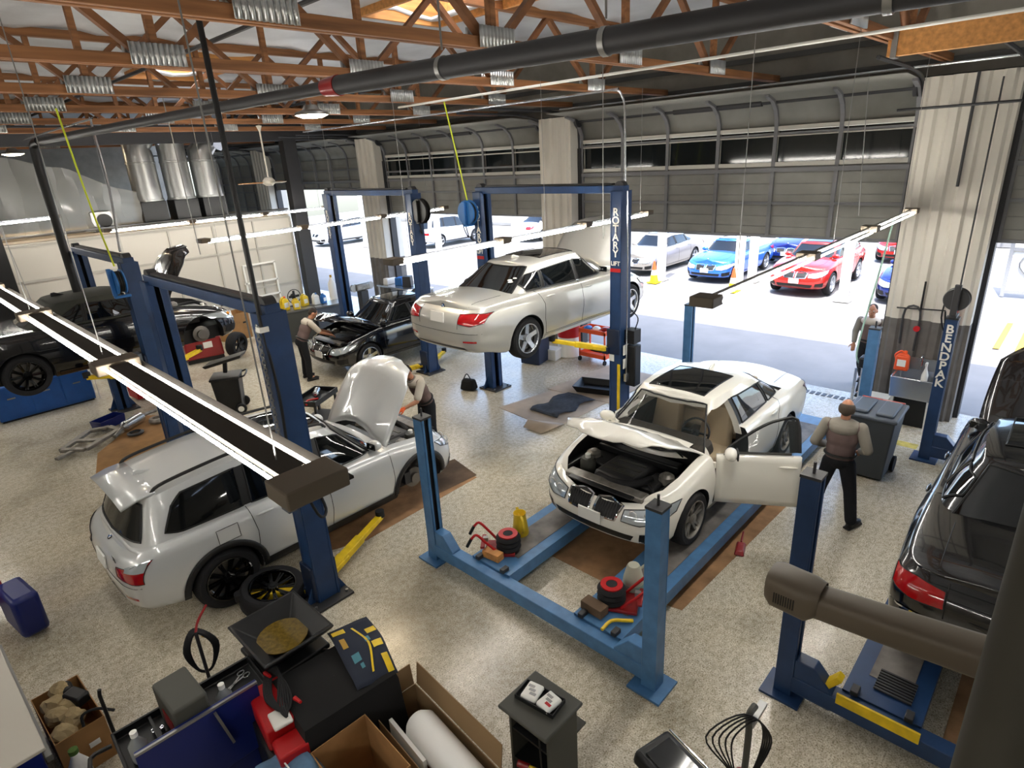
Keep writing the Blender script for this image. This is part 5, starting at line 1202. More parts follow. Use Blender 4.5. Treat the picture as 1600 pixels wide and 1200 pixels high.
def props_floor():
    # --- mats and cardboard on the floor
    single(sheet([(4.8, 3.3), (4.8, 4.3), (7.6, 4.35), (7.7, 2.35), (4.95, 2.45)], .004), 'floor_mat', 'stain_mat', 'oil stained brown mat under the white sedan lift', 'mat')
    single(sheet([(3.5, 6.3), (5.6, 6.35), (5.75, 7.6), (5.5, 8.3), (3.0, 8.4), (2.8, 6.6)], .004), 'floor_mat', 'stain_mat', 'oil stained brown mat under the silver wagon', 'mat')
    single(sheet([(4.9, 6.45), (5.65, 6.4), (5.8, 7.1), (5.1, 7.2)], .003, .005), 'cardboard_sheet', 'oil_cloth', 'dark oily cardboard by the missing front wheel of the silver wagon', 'cardboard')
    single(sheet([(4.75, -.85), (10, -.85), (10, .08), (4.75, .08)], .004), 'floor_mat', 'stain_mat', 'brown mat between the runways of the navy lift', 'mat')
    t = thing('cardboard_sheet', 'large flattened cardboard sheet with a bent flap on the floor behind the white sedan', 'cardboard')
    sheet([(7.75, 7.15), (7.85, 8.05), (9.4, 7.75), (9.45, 6.45), (8.0, 6.5)], .006).build('panel', 'card_grey', t)
    MB().grid([[(7.75, 7.2, .01), (8.0, 6.5, .01)], [(7.6, 7.05, .09), (7.75, 6.42, .08)], [(7.42, 7.0, .02), (7.4, 6.55, .02)]]).build('flap', 'card_grey', t, solid=.006)
    single(sheet([(9.2, 7.9), (11.2, 7.7), (11.2, 6.35), (9.3, 6.4)], .006, .007), 'cardboard_sheet', 'card_grey', 'second flat cardboard sheet under the black drain tray', 'cardboard')
    rows = [[(8.1+i*.13, 6.75+j*.115+.05*math.sin(i*1.3), .03+.025*math.sin(i*1.1)*math.cos(j*.9)) for i in range(10)] for j in range(7)]
    single(MB().grid(rows), 'splash_shield', 'felt', 'grey felt undertray lying on the flattened cardboard', 'undertray', solid=.008)
    t = thing('drain_tray', 'black plastic drain tray on the cardboard by the tall lift post', 'tray', (9.75, 7.0, .016), .3); open_box(MB(), .5, .75, .14, .012, .22).build('tray', 'plastic_black', t, bevel=.006)
    single(sheet([(1.6, 11.5), (1.9, 12.6), (3.1, 13.9), (3.5, 13.4), (2.7, 11.3)], .004), 'cardboard_sheet', 'card', 'brown cardboard under the removed exhaust parts', 'cardboard')
    # subframe and exhaust parts
    t = thing('subframe', 'grey metal subframe with a square opening lying on the floor', 'car part', (2.0, 13.25, .03), .75)
    b = MB(); pts = [(-.5, -.2), (.35, -.3), (.5, 0), (.35, .3), (-.5, .25)]
    for a, c in zip(pts, pts[1:]+pts[:1]): b.bar((a[0], a[1], .06), (c[0], c[1], .06), .11, .06)
    b.bar((-.1, -.28, .06), (-.1, .28, .06), .1, .05); b.bar((-.5, 0, .05), (-.85, .1, .05), .09, .05); b.build('frame', 'cast', t, bevel=.01)
    t = thing('exhaust_section', 'silver exhaust silencer lying across the cardboard', 'car part', (2.75, 13.4, .12), .65); MB().tube([(-.3, 0, 0), (-.24, 0, 0), (.24, 0, 0), (.3, 0, 0)], [.05, .1, .1, .05], 20).build('silencer', 'alu', t); MB().tube(crs([(.3, 0, 0), (.5, .05, -.03), (.7, 0, -.05)], 4), .035, 10).build('pipe', 'cast', t); MB().tube([(-.3, 0, 0), (-.6, -.05, -.05)], .035, 10).build('pipe', 'cast', t)
    single(MB().lathe([(.07, 0), (.15, 0), (.16, .04), (.14, .09), (.08, .09), (.07, 0)]), 'flywheel', 'cast', 'round dark clutch plate beside the silver silencer', 'car part', (3.15, 13.25, .02))
    single(MB().lathe([(.09, 0), (.14, .0), (.15, .03), (.1, .05), (.09, 0)]), 'ring_gear', 'dark_steel', 'thin dark ring lying before the silver silencer', 'car part', (2.65, 12.95, .02))
    t = thing('plastic_crate', 'small dark blue box on the floor by the convertible lift post', 'crate', (2.45, 13.95, 0), .4); open_box(MB(), .5, .3, .18, .01, .06).build('tub', 'royal', t)
    # --- jacks on the light blue runways
    def jack(label, loc, rz):
        t = thing('air_jack', label, 'air jack', loc, rz); prof = [(0, 0), (.13, 0)]
        for k in range(3): prof += [(.13, .03+k*.06), (.15, .06+k*.06), (.13, .09+k*.06)]
        prof += [(.12, .22), (0, .22)]
        MB().lathe(prof).build('bellows', 'rubber', t); MB().lathe([(.06, .222), (.115, .222), (.115, .236), (.06, .236), (.06, .222)]).build('top_ring', 'red', t); MB().lathe([(0, .235), (.055, .235), (.06, .222), (0, .222)]).build('cap', 'rubber', t)
        for s in (-1, 1): MB().tube(crs([(.12, s*.11, .04), (.26, s*.13, .2), (.36, s*.13, .3), (.44, s*.13, .22)], 4), .016, 8).build('handle', 'red', t); MB().tube([(.42, s*.13, .25), (.48, s*.13, .14)], .02, 8).build('grip', 'black', t)
        MB().box((.1, 0, .02), (.36, .3, .035)).box((.3, 0, .12), (.05, .26, .03)).build('base', 'red_dark', t, bevel=.006); MB().box((.27, 0, .16), (.06, .05, .05)).build('valve', 'steel', t); return t
    jack('red air jack beside the yellow jug on the light blue runway', (4.28, 4.38, .287), PI*.72); jack('red air jack beside the translucent fluid jug on the light blue runway', (4.3, 2.92, .287), -PI*.36)
    single(MB().box((0, 0, .045), (.11, .24, .09)), 'wood_block', 'wood_pale', 'pale wood block next to the red jack by the yellow jug', 'wood block', (4.05, 4.42, .287), .1, bevel=.004); single(MB().box((0, 0, .05), (.13, .26, .1)), 'wood_block', 'oil_cloth', 'dark wood block next to the red jack by the fluid jug', 'wood block', (4.08, 2.98, .287), -.05, bevel=.004)
    t = thing('oil_jug', 'yellow oil pouring jug on the light blue runway', 'jug', (4.62, 4.5, .287), 1.0)
    MB().lathe([(0, 0), (.1, 0), (.105, .02), (.075, .26), (.08, .3), (.075, .3), (.07, .26), (.0, .05)], n=20).build('body', 'yellow_jug', t); MB().tube(crs([(-.09, 0, .06), (-.17, 0, .14), (-.15, 0, .26), (-.07, 0, .28)], 4), .015, 8).build('grip', 'yellow_jug', t); MB().tube([(.06, 0, .2), (.13, 0, .3)], [.03, .018], 10).build('spout', 'yellow_jug', t)
    t = thing('fluid_jug', 'translucent pouring jug with green fluid on the light blue runway', 'jug', (4.62, 2.86, .287), -.6)
    MB().lathe([(.112, .1), (.105, .16), (.075, .28), (.06, .31), (0, .315)], n=20).build('upper', 'jug_clear', t); MB().lathe([(0, 0), (.11, 0), (.118, .02), (.114, .1), (0, .1)], n=20).build('fluid', 'fluid', t); MB().tube(crs([(.07, 0, .24), (.16, 0, .29), (.26, .02, .26)], 4), .013, 8).build('spout', 'jug_clear', t)
    single(MB().tube(crs([(-.14, 0, .01), (0, .05, .02), (.12, 0, .015), (.2, -.04, .01)], 4), [.018]*13, 8), 'work_glove', 'yellow', 'yellow green rag beside the dark wood block', 'rag', (4.02, 2.7, .3), -.4)
    t = thing('scissor_jack', 'small red jack on the floor beside the light blue runway', 'jack', (6.35, 2.42, .004), .3); MB().box((0, 0, .03), (.28, .12, .05), tap=(.7, .7)).build('body', 'red_dark', t, bevel=.01); MB().cyl((.1, 0, .05), (.3, 0, .07), .012).build('handle', 'red_dark', t)
    # --- wheel lying by the wagon
    ty, ri, ds = wheel_proto('multi', .365)
    t = thing('loose_wheel', 'black alloy wheel lying flat beside the silver wagon rear wheel', 'wheel', (2.12, 6.12, .13)); 
    for b, n, m in ((ty, 'tyre', 'rubber'), (ri, 'rim', 'black_gloss')): o = b.build(n, m, t, ang=32); o.rotation_euler = (-PI/2+.12, .05, 0)
    # --- grey splattered oil bin
    t = wheelie_bin('black waste oil drainer with a square funnel holding brown oil', (1.54, 4.47, 0), PI/2, h=.84)
    f = MB(); s0 = [(-.34, -.30), (.34, -.30), (.34, .30), (-.34, .30)]; ring = lambda k, z, s=1.: [(x*k, y*k*s, z) for x, y in s0]
    R = [ring(.5, .80), ring(1.0, .97), ring(1.06, 1.0), ring(1.0, 1.01), ring(.52, .87), ring(.0001, .87)]
    vs = [p for r in R for p in r]; f.add(vs, [(i*4+k, i*4+(k+1) % 4, i*4+4+(k+1) % 4, i*4+4+k) for i in range(5) for k in range(4)]); f.build('funnel', 'plastic_black', t, bevel=.012)
    MB().lathe([(0, 0), (.215, 0), (.215, .008), (0, .008)], (0, 0, .895)).build('oil', 'oil', t)
    wheelie_bin('black wheeled waste drainer with a raised tray behind the silver wagon', (4.42, 12.55, 0), 2.6, h=.86); t = kids(bpy.data.objects['wheelie_bin.001'])[0].parent
    MB().box((-.05, .0, 1.12), (.7, .6, .06), (.12, .2, 0), (1.1, 1.1)).bar((0, 0, .85), (-.04, 0, 1.1), .08, .08).build('lid', 'plastic_black', t, bevel=.015); MB().box((.23, .0, .6), (.02, .12, .14), (0, .14, 0)).build('sticker', 'paper', t)
    # --- trolley with white canister
    t = thing('tool_trolley', 'low black trolley with a grey canister behind the silver wagon bonnet', 'trolley', (5.1, 10.2, 0), .5)
    b = MB(); open_box(b, .8, .5, .1, .02, 0, (0, 0, .6)); b.build('tray', 'plastic_black', t); 
    for x in (-.35, .35):
        for y in (-.2, .2): MB().box((x, y, .33), (.04, .04, .56)).cyl((x, y-.02, .05), (x, y+.02, .05), .05).build('leg', 'plastic_black', t)
    MB().box((0, 0, .2), (.78, .48, .04)).build('shelf', 'plastic_black', t)
    single(MB().tube([(-.15, 0, 0), (-.12, 0, 0), (.14, 0, 0), (.18, 0, 0)], [.03, .06, .06, .02], 16), 'canister', 'alu', 'grey canister lying in the low black trolley', 'canister', (5.18, 10.28, .685), .9); single(MB().tube(crs([(-.2, -.05, 0), (-.05, .06, .01), (.12, -.04, 0)], 4), .02, 8), 'pliers', 'red', 'red handled pliers lying in the low black trolley', 'pliers', (4.95, 10.05, .645), .3)
    # --- under the convertible
    t = thing('tool_cabinet', 'wide blue tool cabinet under the black convertible', 'cabinet', (1.85, 16.3, 0), 0); W_ = 1.75
    MB().box((0, 0, .4), (W_, .6, .72)).build('body', 'blue_tool', t, bevel=.012); MB().box((0, 0, .03), (W_-.06, .54, .06)).build('plinth', 'black', t)
    for k, x in enumerate((-.58, .03, .6)): d = MB().box((x, -.305, .42), (.54, .015, .64)).build('door', 'blue_tool', t, bevel=.004); MB().box((x, -.318, .5), (.14, .02, .025)).build('handle', 'steel', d)
    t = thing('tool_chest', 'red tool chest behind the blue lift posts of the convertible', 'tool chest', (3.62, 15.2, 0), .1); MB().box((0, 0, .48), (.7, .5, .86)).build('body', 'red', t, bevel=.012)
    for k in range(5): d = MB().box((0, -.255, .16+k*.16), (.64, .012, .145)).build('drawer', 'red', t); MB().box((0, -.266, .2+k*.16), (.5, .014, .018)).build('handle', 'alu', d)
    t = thing('folding_stand', 'white wire stand next to the blue tool cabinet', 'stand', (3.0, 16.2, 0)); b = MB()
    for y in (-.2, .2): b.tube([(-.2, y, 0), (-.2, y, .6), (.2, y, .6), (.2, y, 0)], .012, 6)
    b.tube([(-.2, -.2, .6), (-.2, .2, .6)], .012, 6).tube([(.2, -.2, .3), (.2, .2, .3)], .012, 6); b.build('frame', 'white', t)
    t = thing('tyre_changer', 'low red wheel lift machine beside the leaning tyre', 'machine', (5.55, 17.0, 0), -.15); MB().box((0, 0, .38), (.95, .6, .55), tap=(.95, .9)).build('body', 'red_dark', t, bevel=.04); MB().box((0, 0, .06), (.9, .55, .1)).build('base', 'black', t); MB().box((.1, -.29, .45), (.22, .02, .16)).build('sign', 'paper', t); MB().lathe([(0, 0), (.26, 0), (.26, .1), (.1, .14), (0, .14)], (0, 0, .66)).build('turntable', 'dark_steel', t)
    ty, ri, _ = wheel_proto('five', .34, w=.26); t = thing('tyre', 'tyre standing upright beside the low red machine', 'tyre', (6.25, 16.45, .335), .55); o = ty.build('tread', 'rubber', t); o.rotation_euler = (.12, 0, 0); o = ri.build('rim', 'black', t); o.rotation_euler = (.12, 0, 0)
    t = thing('carton', 'open brown carton standing against the spray booth', 'carton', (7.0, 18.35, 0), .2); open_box(MB(), .75, .6, .8, .008).build('box', 'card', t); MB().box((-.38, 0, .95), (.01, .6, .32), (0, -.2, 0)).build('flap', 'card', t); MB().box((.2, -.304, .5), (.12, .006, .05)).build('handle_hole', 'black', t)
    # --- workbench
    for k, (x, w) in enumerate(((8.05, 1.1), (9.15, 1.05))):
        t = thing('workbench', ['green grey steel workbench under the yellow jugs', 'blue grey steel cabinet with a slanted front by the mechanic'][k], 'workbench', (x, 16.6-.3*k, 0), -.2); MB().box((0, 0, .45), (w, .6, .86)).build('body', ['plastic_grey', 'slate'][k], t, bevel=.01); MB().box((0, 0, .9), (w+.04, .66, .04)).build('top', 'steel', t); d = MB().box((0, -.305, .45), (w*.9, .012, .74)).build('door', ['plastic_grey', 'slate'][k], t); MB().box((w*.3, -.315, .6), (.03, .02, .16)).build('handle', 'steel', d)
    z = .922
    jug('big yellow jug standing on the green grey workbench', (7.85, 16.55, z), .3, 'yellow', 'orange', .4, group='jugs on the workbench'); jug('smaller yellow jug in front of the big one on the workbench', (8.12, 16.38, z), -.3, 'yellow_jug', 'yellow', .32, group='jugs on the workbench'); jug('yellow and white jug on the workbench edge by the blue bottle', (8.5, 16.6, z), .2, 'yellow_jug', 'white', .36, group='jugs on the workbench'); jug('white jug behind the mechanic on the workbench', (8.78, 16.45, z), .1, 'white', 'blue', .34, group='jugs on the workbench'); jug('blue bottle on the workbench behind the mechanic', (9.0, 16.4, z), .4, 'blue', 'white', .3, group='jugs on the workbench')
    t = thing('bench_fan', 'black bench fan on the workbench next to the dark column', 'fan', (8.3, 16.85, z)); MB().tube([(.2*math.cos(a), -.06, .3+.2*math.sin(a)) for a in [i*PI/12 for i in range(24)]], .012, 6, True).build('ring', 'black', t); MB().ball((0, 0, .3), (.08, .1, .08)).cyl((0, 0, 0), (0, 0, .24), .03).box((0, 0, .01), (.22, .18, .02)).build('motor', 'black', t)
    for k in range(4): MB().box((.09*math.cos(k*PI/2), -.06, .3+.09*math.sin(k*PI/2)), (.15, .01, .07), (0, -k*PI/2, 0)).build('blade', 'plastic_black', t)
    t = thing('gas_cylinder', 'pair-less white gas cylinder by the dark column'.replace('pair-less ', ''), 'cylinder', (9.75, 17.1, 0)); MB().lathe([(0, 0), (.12, 0), (.12, 1.3), (.05, 1.45), (.04, 1.5), (0, 1.5)]).build('tank', 'crate', t); MB().cyl((0, 0, 1.48), (0, 0, 1.58), .035).build('valve', 'gold', t)
    t = thing('strut_press', 'floor standing tan grinder behind the black sedan', 'machine', (10.5, 16.6, 0)); MB().box((0, 0, .5), (.25, .25, 1.0)).box((0, 0, .02), (.4, .4, .04)).build('pedestal', 'dark_steel', t); MB().box((0, 0, 1.12), (.5, .2, .22)).build('motor', 'cast', t, bevel=.04)
    for s in (-1, 1): MB().cyl((s*.3, -.04, 1.12), (s*.3, .04, 1.12), .12).build('wheel', 'steel', t)
    t = thing('parts_bench', 'cluttered steel bench in front of the far roller door', 'workbench', (12.0, 16.4, 0), -PI/2); MB().box((0, 0, .86), (2.2, .7, .05)).build('top', 'alu', t)
    for x in (-1.05, 1.05):
        for y in (-.3, .3): MB().box((x, y, .42), (.05, .05, .84)).build('leg', 'steel', t)
    MB().box((0, 0, .3), (2.1, .6, .03)).build('shelf', 'steel', t)
    kinds = [('white tool case on the cluttered steel bench', 'white', (.4, .25, .2)), ('blue plastic bin on the cluttered steel bench', 'blue', (.35, .3, .25)), ('dark machine housing on the cluttered steel bench', 'dark_steel', (.3, .3, .35)), ('grey metal box on the cluttered steel bench', 'alu', (.45, .3, .16))]
    for k, (l, m, d) in enumerate(kinds): single(MB().box((0, 0, d[2]/2), d, tap=(.92, .92)), 'tool_case' if k != 1 else 'plastic_bin', m, l, 'case' if k != 1 else 'bin', (12.0+.1*(k % 2), 17.2-k*.5, .886), .3*k, group='things on the cluttered bench', bevel=.015)
    t = thing('parts_washer', 'yellow tool cart beside the cluttered steel bench', 'cart', (11.1, 15.6, 0), .2); open_box(MB(), .7, .45, .25, .015, .05, (0, 0, .5)).build('basin', 'yellow', t); MB().box((0, 0, .3), (.6, .4, .4)).build('cabinet', 'dark_steel', t)
    for x in (-.25, .25): MB().cyl((x, -.15, .05), (x, .15, .05), .05).build('caster', 'rubber', t)
    # --- near the tall lift
    t = thing('service_cart', 'orange red steel cart with tools under the raised silver sedan', 'cart', (11.35, 8.15, 0), 0)
    for z in (.14, .72): open_box(MB(), .45, .75, .1, .012, 0, (0, 0, z)).build('tray', 'orange', t)
    for x in (-.21, .21):
        for y in (-.36, .36): MB().box((x, y, .46), (.03, .03, .66)).build('leg', 'orange', t); MB().lathe([(0, -.02), (.055, -.02), (.055, .02), (0, .02)], (x, y, .06), (0, 1, 0), 16).cyl((x, y, .06), (x, y, .14), .015).build('caster', 'rubber', t)
    random.seed(5)
    for k, (l, m) in enumerate((('blue rag on top of the orange cart', 'blue'), ('white paper bag on top of the orange cart', 'paper'), ('red tool pouch on top of the orange cart', 'red_dark'))): single(MB().ball((0, 0, .06), (.12, .1, .06), 12), ['rag', 'paper_bag', 'tool_pouch'][k], m, l, ['rag', 'bag', 'pouch'][k], (11.3+.05*k, 8.38-.22*k, .735), k)
    b = MB()
    for k in range(3): b.tube([(.12*math.cos(a), .25*math.sin(a)+k*.03, .08+.03*k) for a in [i*PI/8 for i in range(16)]], .02, 6, True)
    single(b, 'air_hose', 'rubber', 'coiled black air hose in the bottom of the orange cart', 'hose', (11.35, 8.1, .2))
    t = thing('oil_drum', 'red and white drum behind the orange cart', 'drum', (11.35, 9.0, 0)); MB().lathe([(0, 0), (.28, 0), (.29, .02), (.28, .04), (.28, .5), (0, .5)]).build('lower_half', 'white', t); MB().lathe([(.28, .5), (.28, .84), (.29, .86), (.27, .88), (.26, .86), (0, .86)]).build('upper_half', 'red', t)
    t = thing('parts_box', 'small white box on the floor in front of the red and white drum', 'box', (10.85, 9.12, 0), .2); MB().box((0, 0, .13), (.3, .3, .24)).build('carton', 'crate', t, bevel=.006); MB().box((0, 0, .265), (.32, .32, .04)).build('lid', 'paper', t)
    t = thing('waste_bin', 'dark blue grey bin behind the raised silver sedan rear wheel', 'bin', (10.45, 9.35, 0), .2); MB().box((0, 0, .4), (.5, .5, .78), tap=(1.15, 1.15)).build('tub', 'navy_dark', t, bevel=.02); MB().box((0, 0, .8), (.6, .6, .05)).build('rim', 'plastic_black', t)
    t = thing('tool_bag', 'black tool bag slumped against the tall lift post', 'bag', (8.2, 9.3, 0), .3); MB().box((0, 0, .13), (.26, .36, .24), tap=(.6, .8)).build('bag', 'cloth_black', t, bevel=.05); MB().tube(crs([(-.05, -.1, .24), (-.05, 0, .38), (-.05, .1, .24)], 4), .012, 8).build('strap', 'black', t)
    # --- sink corner
    t = thing('utility_sink', 'grey plastic utility sink against the ribbed pier', 'sink', (11.55, 1.72, 0), 0); open_box(MB(), .6, .62, .36, .03, .06, (0, 0, .55)).build('basin', 'alu', t, bevel=.01); MB().box((.30, 0, 1.0), (.04, .64, .2)).build('splashback', 'steel', t)
    for x in (-.25, .25):
        for y in (-.26, .26): MB().bar((x*1.05, y*1.05, 0), (x, y, .56), .04, .04).build('leg', 'crate', t)
    MB().tube(crs([(.28, .0, .95), (.28, 0, 1.15), (.15, 0, 1.2), (.1, 0, 1.1)], 4), .014, 8).build('tap', 'chrome', t); MB().box((.1, 0, .25), (.4, .5, .5)).build('cupboard', 'black', t)
    jug('orange cleaner jug on the edge of the utility sink', (11.62, 1.98, .92), -PI/2, 'orange', 'orange', .34); 
    t = thing('spray_bottle', 'white spray bottle standing in the utility sink', 'bottle', (11.6, 1.62, .6)); MB().lathe([(0, 0), (.05, 0), (.05, .3), (.015, .42), (.015, .48), (0, .48)]).build('bottle', 'paper', t); MB().box((-.03, 0, .5), (.1, .03, .04)).build('trigger', 'white', t)
    t = thing('bucket', 'white lidded bucket on the floor between bin and sink', 'bucket', (11.35, 2.22, 0)); MB().box((0, 0, .22), (.34, .34, .42), tap=(1.1, 1.1)).build('tub', 'crate', t, bevel=.02); MB().box((0, 0, .45), (.4, .4, .04)).build('lid', 'white', t, bevel=.01)
    t = thing('wall_pipe', 'dark water pipes on the ribbed pier above the sink', 'pipe', (11.9, 1.8, 0)); MB().tube(crs([(0, .1, 1.2), (0, .1, 1.9), (0, .32, 1.9), (0, .32, 1.3)], 4), .018, 8).build('pipe', 'dark_steel', t); MB().tube([(0, .1, 1.9), (0, .1, 2.4)], .015, 8).tube([(0, -.25, 1.95), (0, .45, 1.92)], .012, 8).build('riser', 'black', t); MB().lathe([(0, 0), (.05, 0), (.05, .02), (0, .02)], (-.03, .1, 1.6), (-1, 0, 0)).build('valve', 'red', t)
    t = thing('hanging_rags', 'red and blue rags hanging on the pier beside the navy lift post', 'rags', (11.86, 1.36, 1.55)); MB().grid([[(-.03*math.sin(i+j), .05*i+.02*math.sin(j), .6-.13*j) for i in range(3)] for j in range(4)]).build('red_rag', 'red', t, solid=.02); MB().grid([[(-.04-.03*math.sin(i+j), .06*i+.0, .25-.11*j) for i in range(3)] for j in range(3)]).build('blue_rag', 'royal', t, solid=.02); MB().box((.03, .05, .62), (.06, .16, .03)).build('hook_rail', 'steel', t)
    t = thing('garden_hose', 'mint green hose hanging beside the light blue post by the pier', 'hose', (11.6, 2.55, 0)); MB().tube(crs([(.5, 0, 3.4), (.3, .05, 2.5), (0, .1, 1.6), (-.05, .12, 1.05), (.1, .0, .85), (.05, -.05, 1.1)], 5), .015, 8).build('hose', 'mint', t); MB().box((.05, 0, .95), (.25, .15, .2)).build('pump', 'black', t, bevel=.03); MB().cyl((.05, 0, 0), (.05, 0, .86), .04).cyl((.05, .12, 0), (.05, .12, .8), .025).build('stand', 'alu', t)
    t = thing('trash_bin', 'large dark grey wheeled trash bin beside the standing person', 'bin', (9.35, 1.80, 0), PI); MB().box((0, 0, .5), (.5, .5, .94), tap=(1.25, 1.25)).build('tub', 'charcoal', t, bevel=.02); MB().box((0, 0, 1.0), (.68, .68, .06), (0, .04, 0)).build('lid', 'slate', t, bevel=.02)
    for s in (-1, 1): MB().box((s*.0, s*.16, 1.045), (.56, .22, .05)).build('lid_ridge', 'slate', t, bevel=.02); MB().lathe([(0, -.03), (.12, -.03), (.12, .03), (0, .03)], (-.24, s*.27, .12), (0, 1, 0)).build('wheel', 'rubber', t)
    MB().cyl((-.36, -.28, 1.03), (-.36, .28, 1.03), .02).build('handle', 'red_dark', t)
    single(sheet([(10.55, 1.4), (10.55, 2.6), (10.75, 2.6), (10.75, 1.4)], .002), 'trim_3', 'floor_yellow', 'worn yellow floor stripe in front of the sink', 'floor stripe')
    b = MB()
    for i in range(9): b.box((0, 0, .05+i*.1), (.05, .3, .05))
def props_near():
    # --- covered cart with fender cover
    t = thing('covered_cart', 'cart draped in a black cover in front of the oil drainer', 'cart', (1.62, 3.78, 0), -.1)
    rows = []; N = 40
    for j, (k, z) in enumerate(((1.12, .02), (1.08, .25), (1.03, .55), (1.0, .78), (.97, .83), (.6, .845), (0.01, .85))):
        r = []
        for i in range(N+1):
            a = 2*PI*i/N; c, s = math.cos(a), math.sin(a); q = max(abs(c), abs(s)); w = 1+.03*math.sin(a*9)*(1-z)
            r.append((.40*c/q*k*w, .33*s/q*k*w, z))
        rows.append(r)
    MB().grid(rows).build('cover', 'cloth_black', t); MB().box((0, 0, .42), (.7, .56, .8)).build('cabinet', 'plastic_black', t)
    t = thing('fender_cover', 'navy and yellow printed fender cover thrown over the black draped cart', 'fender cover', (1.88, 3.83, .86), -.22)
    def fc(u, v, dz=0.):
        x = -.14+.36*v*(1+.05*math.sin(u*5)); y = .36-.72*u
        return (x, y, .012+.02*math.sin(u*7)*math.cos(v*4)+.02*(1-abs(2*u-1))-.30*max(0, u-.86)-.05*max(0, v-.8)+dz)
    MB().grid([[fc(i/16, j/8) for j in range(9)] for i in range(17)]).build('cloth', 'cloth_navy', t, solid=.006)
    MB().grid([[fc(.10+.8*i/12, .50+.14*math.sin(i/12*3.4)+.05*j, .008) for j in range(2)] for i in range(13)]).build('stripe', 'yellow', t)
    for u0, u1, v0, v1, m in ((.06, .15, .05, .35, 'yellow'), (.25, .42, .12, .24, 'gold'), (.5, .62, .72, .95, 'yellow'), (.75, .97, .80, .95, 'yellow'), (.2, .3, .75, .98, 'yellow'), (.55, .68, .2, .38, 'teal'), (.34, .45, .62, .74, 'teal'), (.72, .8, .3, .38, 'teal')): MB().grid([[fc(u0+(u1-u0)*i/4, v0+(v1-v0)*j/3, .008) for j in range(4)] for i in range(5)]).build('print', m, t)
    # --- cartons at the bottom
    t = thing('carton', 'open brown carton in the foreground beside the white roll', 'carton', (1.40, 3.12, .02), -.05); open_box(MB(), .46, .62, .66, .007).build('box', 'card', t)
    t = thing('carton', 'long carton with raised flaps holding the white roll', 'carton', (1.92, 2.95, .02), -.08); open_box(MB(), .42, 1.1, .5, .007).build('box', 'card_dark', t)
    MB().box((.24, 0, .60), (.008, 1.1, .22), (0, .12, 0)).build('flap', 'card_dark', t); MB().box((-.0, .57, .60), (.4, .008, .2), (-.15, 0, 0)).build('flap', 'card_dark', t)
    single(MB().tube([(0, -.5, 0), (0, -.46, 0), (0, .36, 0), (0, .42, .0), (0, .44, 0)], [.05, .14, .14, .1, .03], 24), 'paper_roll', 'white_film', 'white wrapped roll lying in the long carton', 'roll', (1.93, 2.8, .46), -.1); single(MB().box((0, 0, 0), (.03, .5, .3)), 'foam_board', 'paper', 'white foam board standing in the long carton', 'board', (1.79, 3.1, .38), -.1)
    # --- lectern
    t = thing('tool_lectern', 'grey stand with a flat top and open compartments in the foreground', 'stand', (2.40, 2.24, 0), 0)
    MB().box((0, 0, .985), (.42, .46, .03)).build('top', 'plastic_grey', t, bevel=.012)
    for y in (-.18, .18): MB().box((.02, y, .5), (.32, .02, .96)).build('side_panel', 'plastic_grey', t)
    MB().box((.17, 0, .5), (.02, .36, .96)).build('back_panel', 'plastic_black', t)
    for z in (.1, .45, .75): MB().box((.02, 0, z), (.3, .36, .02)).build('shelf', 'plastic_black', t)
    MB().box((.26, .0, .62), (.16, .3, .02)).build('side_shelf', 'plastic_grey', t)
    single(open_box(MB(), .17, .33, .035, .006), 'parts_tray', 'plastic_black', 'shallow black tray on the grey stand top', 'tray', (2.42, 2.26, 1.001), .12)
    for k, (x, y, r, l) in enumerate(((2.42, 2.33, .2, 'clear bag of white parts in the shallow black tray, nearer the wagon'), (2.43, 2.18, -.1, 'white carded packet with red marks in the shallow black tray'))):
        o = single(MB().box((0, 0, .02), (.16, .13, .035), tap=(.9, .9)), 'parts_packet', 'paper', l, 'packet', (x, y, 1.012), r, group='packets on the grey stand', bevel=.012)
        for q in range(3): MB().box((-.03+.03*q, .02*(q-1), .0385), (.022, .05, .002)).build('print', 'red' if k and q == 0 else 'steel', o)
    single(MB().tube(crs([(0, 0, 0), (.03, .02, -.03), (.02, .0, -.3), (.05, 0, -.6), (.0, .05, -.9)], 5), .006, 6), 'cable', 'black', 'thin black cable trailing down the front of the grey stand', 'cable', (2.19, 2.08, .98))
    t = thing('torch', 'yellow handled inspection torch on the grey stand shelf', 'torch', (2.27, 2.2, .49), .3); MB().cyl((0, -.12, 0), (0, .05, 0), .018).build('grip', 'yellow_jug', t); MB().cyl((0, .05, 0), (0, .14, 0), .025).build('head', 'red_dark', t)
    single(MB().tube([(.06*math.cos(a), .09*math.sin(a), .02+.004*math.sin(3*a)) for a in [i*PI/9 for i in range(36)]], .01, 6, True), 'cable_coil', 'black', 'black cable coil on the lower shelf of the grey stand', 'cable', (2.3, 2.24, .112))
    # --- cable stand
    t = thing('cable_stand', 'stand hung with loops of thin black cable', 'cable stand', (3.0, .98, 0), .6)
    MB().tube(crs([(0, 0, 0), (0, 0, .7), (.0, .0, 1.15), (.03, 0, 1.27), (.1, -.05, 1.28)], 4), .022, 8).build('pole', 'plastic_grey', t); MB().bar((.0, 0, 1.22), (.2, -.13, 1.2), .05, .03).build('hook', 'steel', t); MB().lathe([(0, 0), (.2, 0), (.18, .03), (0, .04)]).build('foot', 'plastic_black', t)
    b = MB()
    for k in range(5): w = .10+.012*k; b.tube(crs([(0, .02*k-.04, 1.27+.01*k), (-.03, w+.03*k, 1.12), (-.03, w*.75, .85), (0, .02, .62), (.02, -w*.7, .85), (.03, -w, 1.1)], 5, True), .006, 6, True)
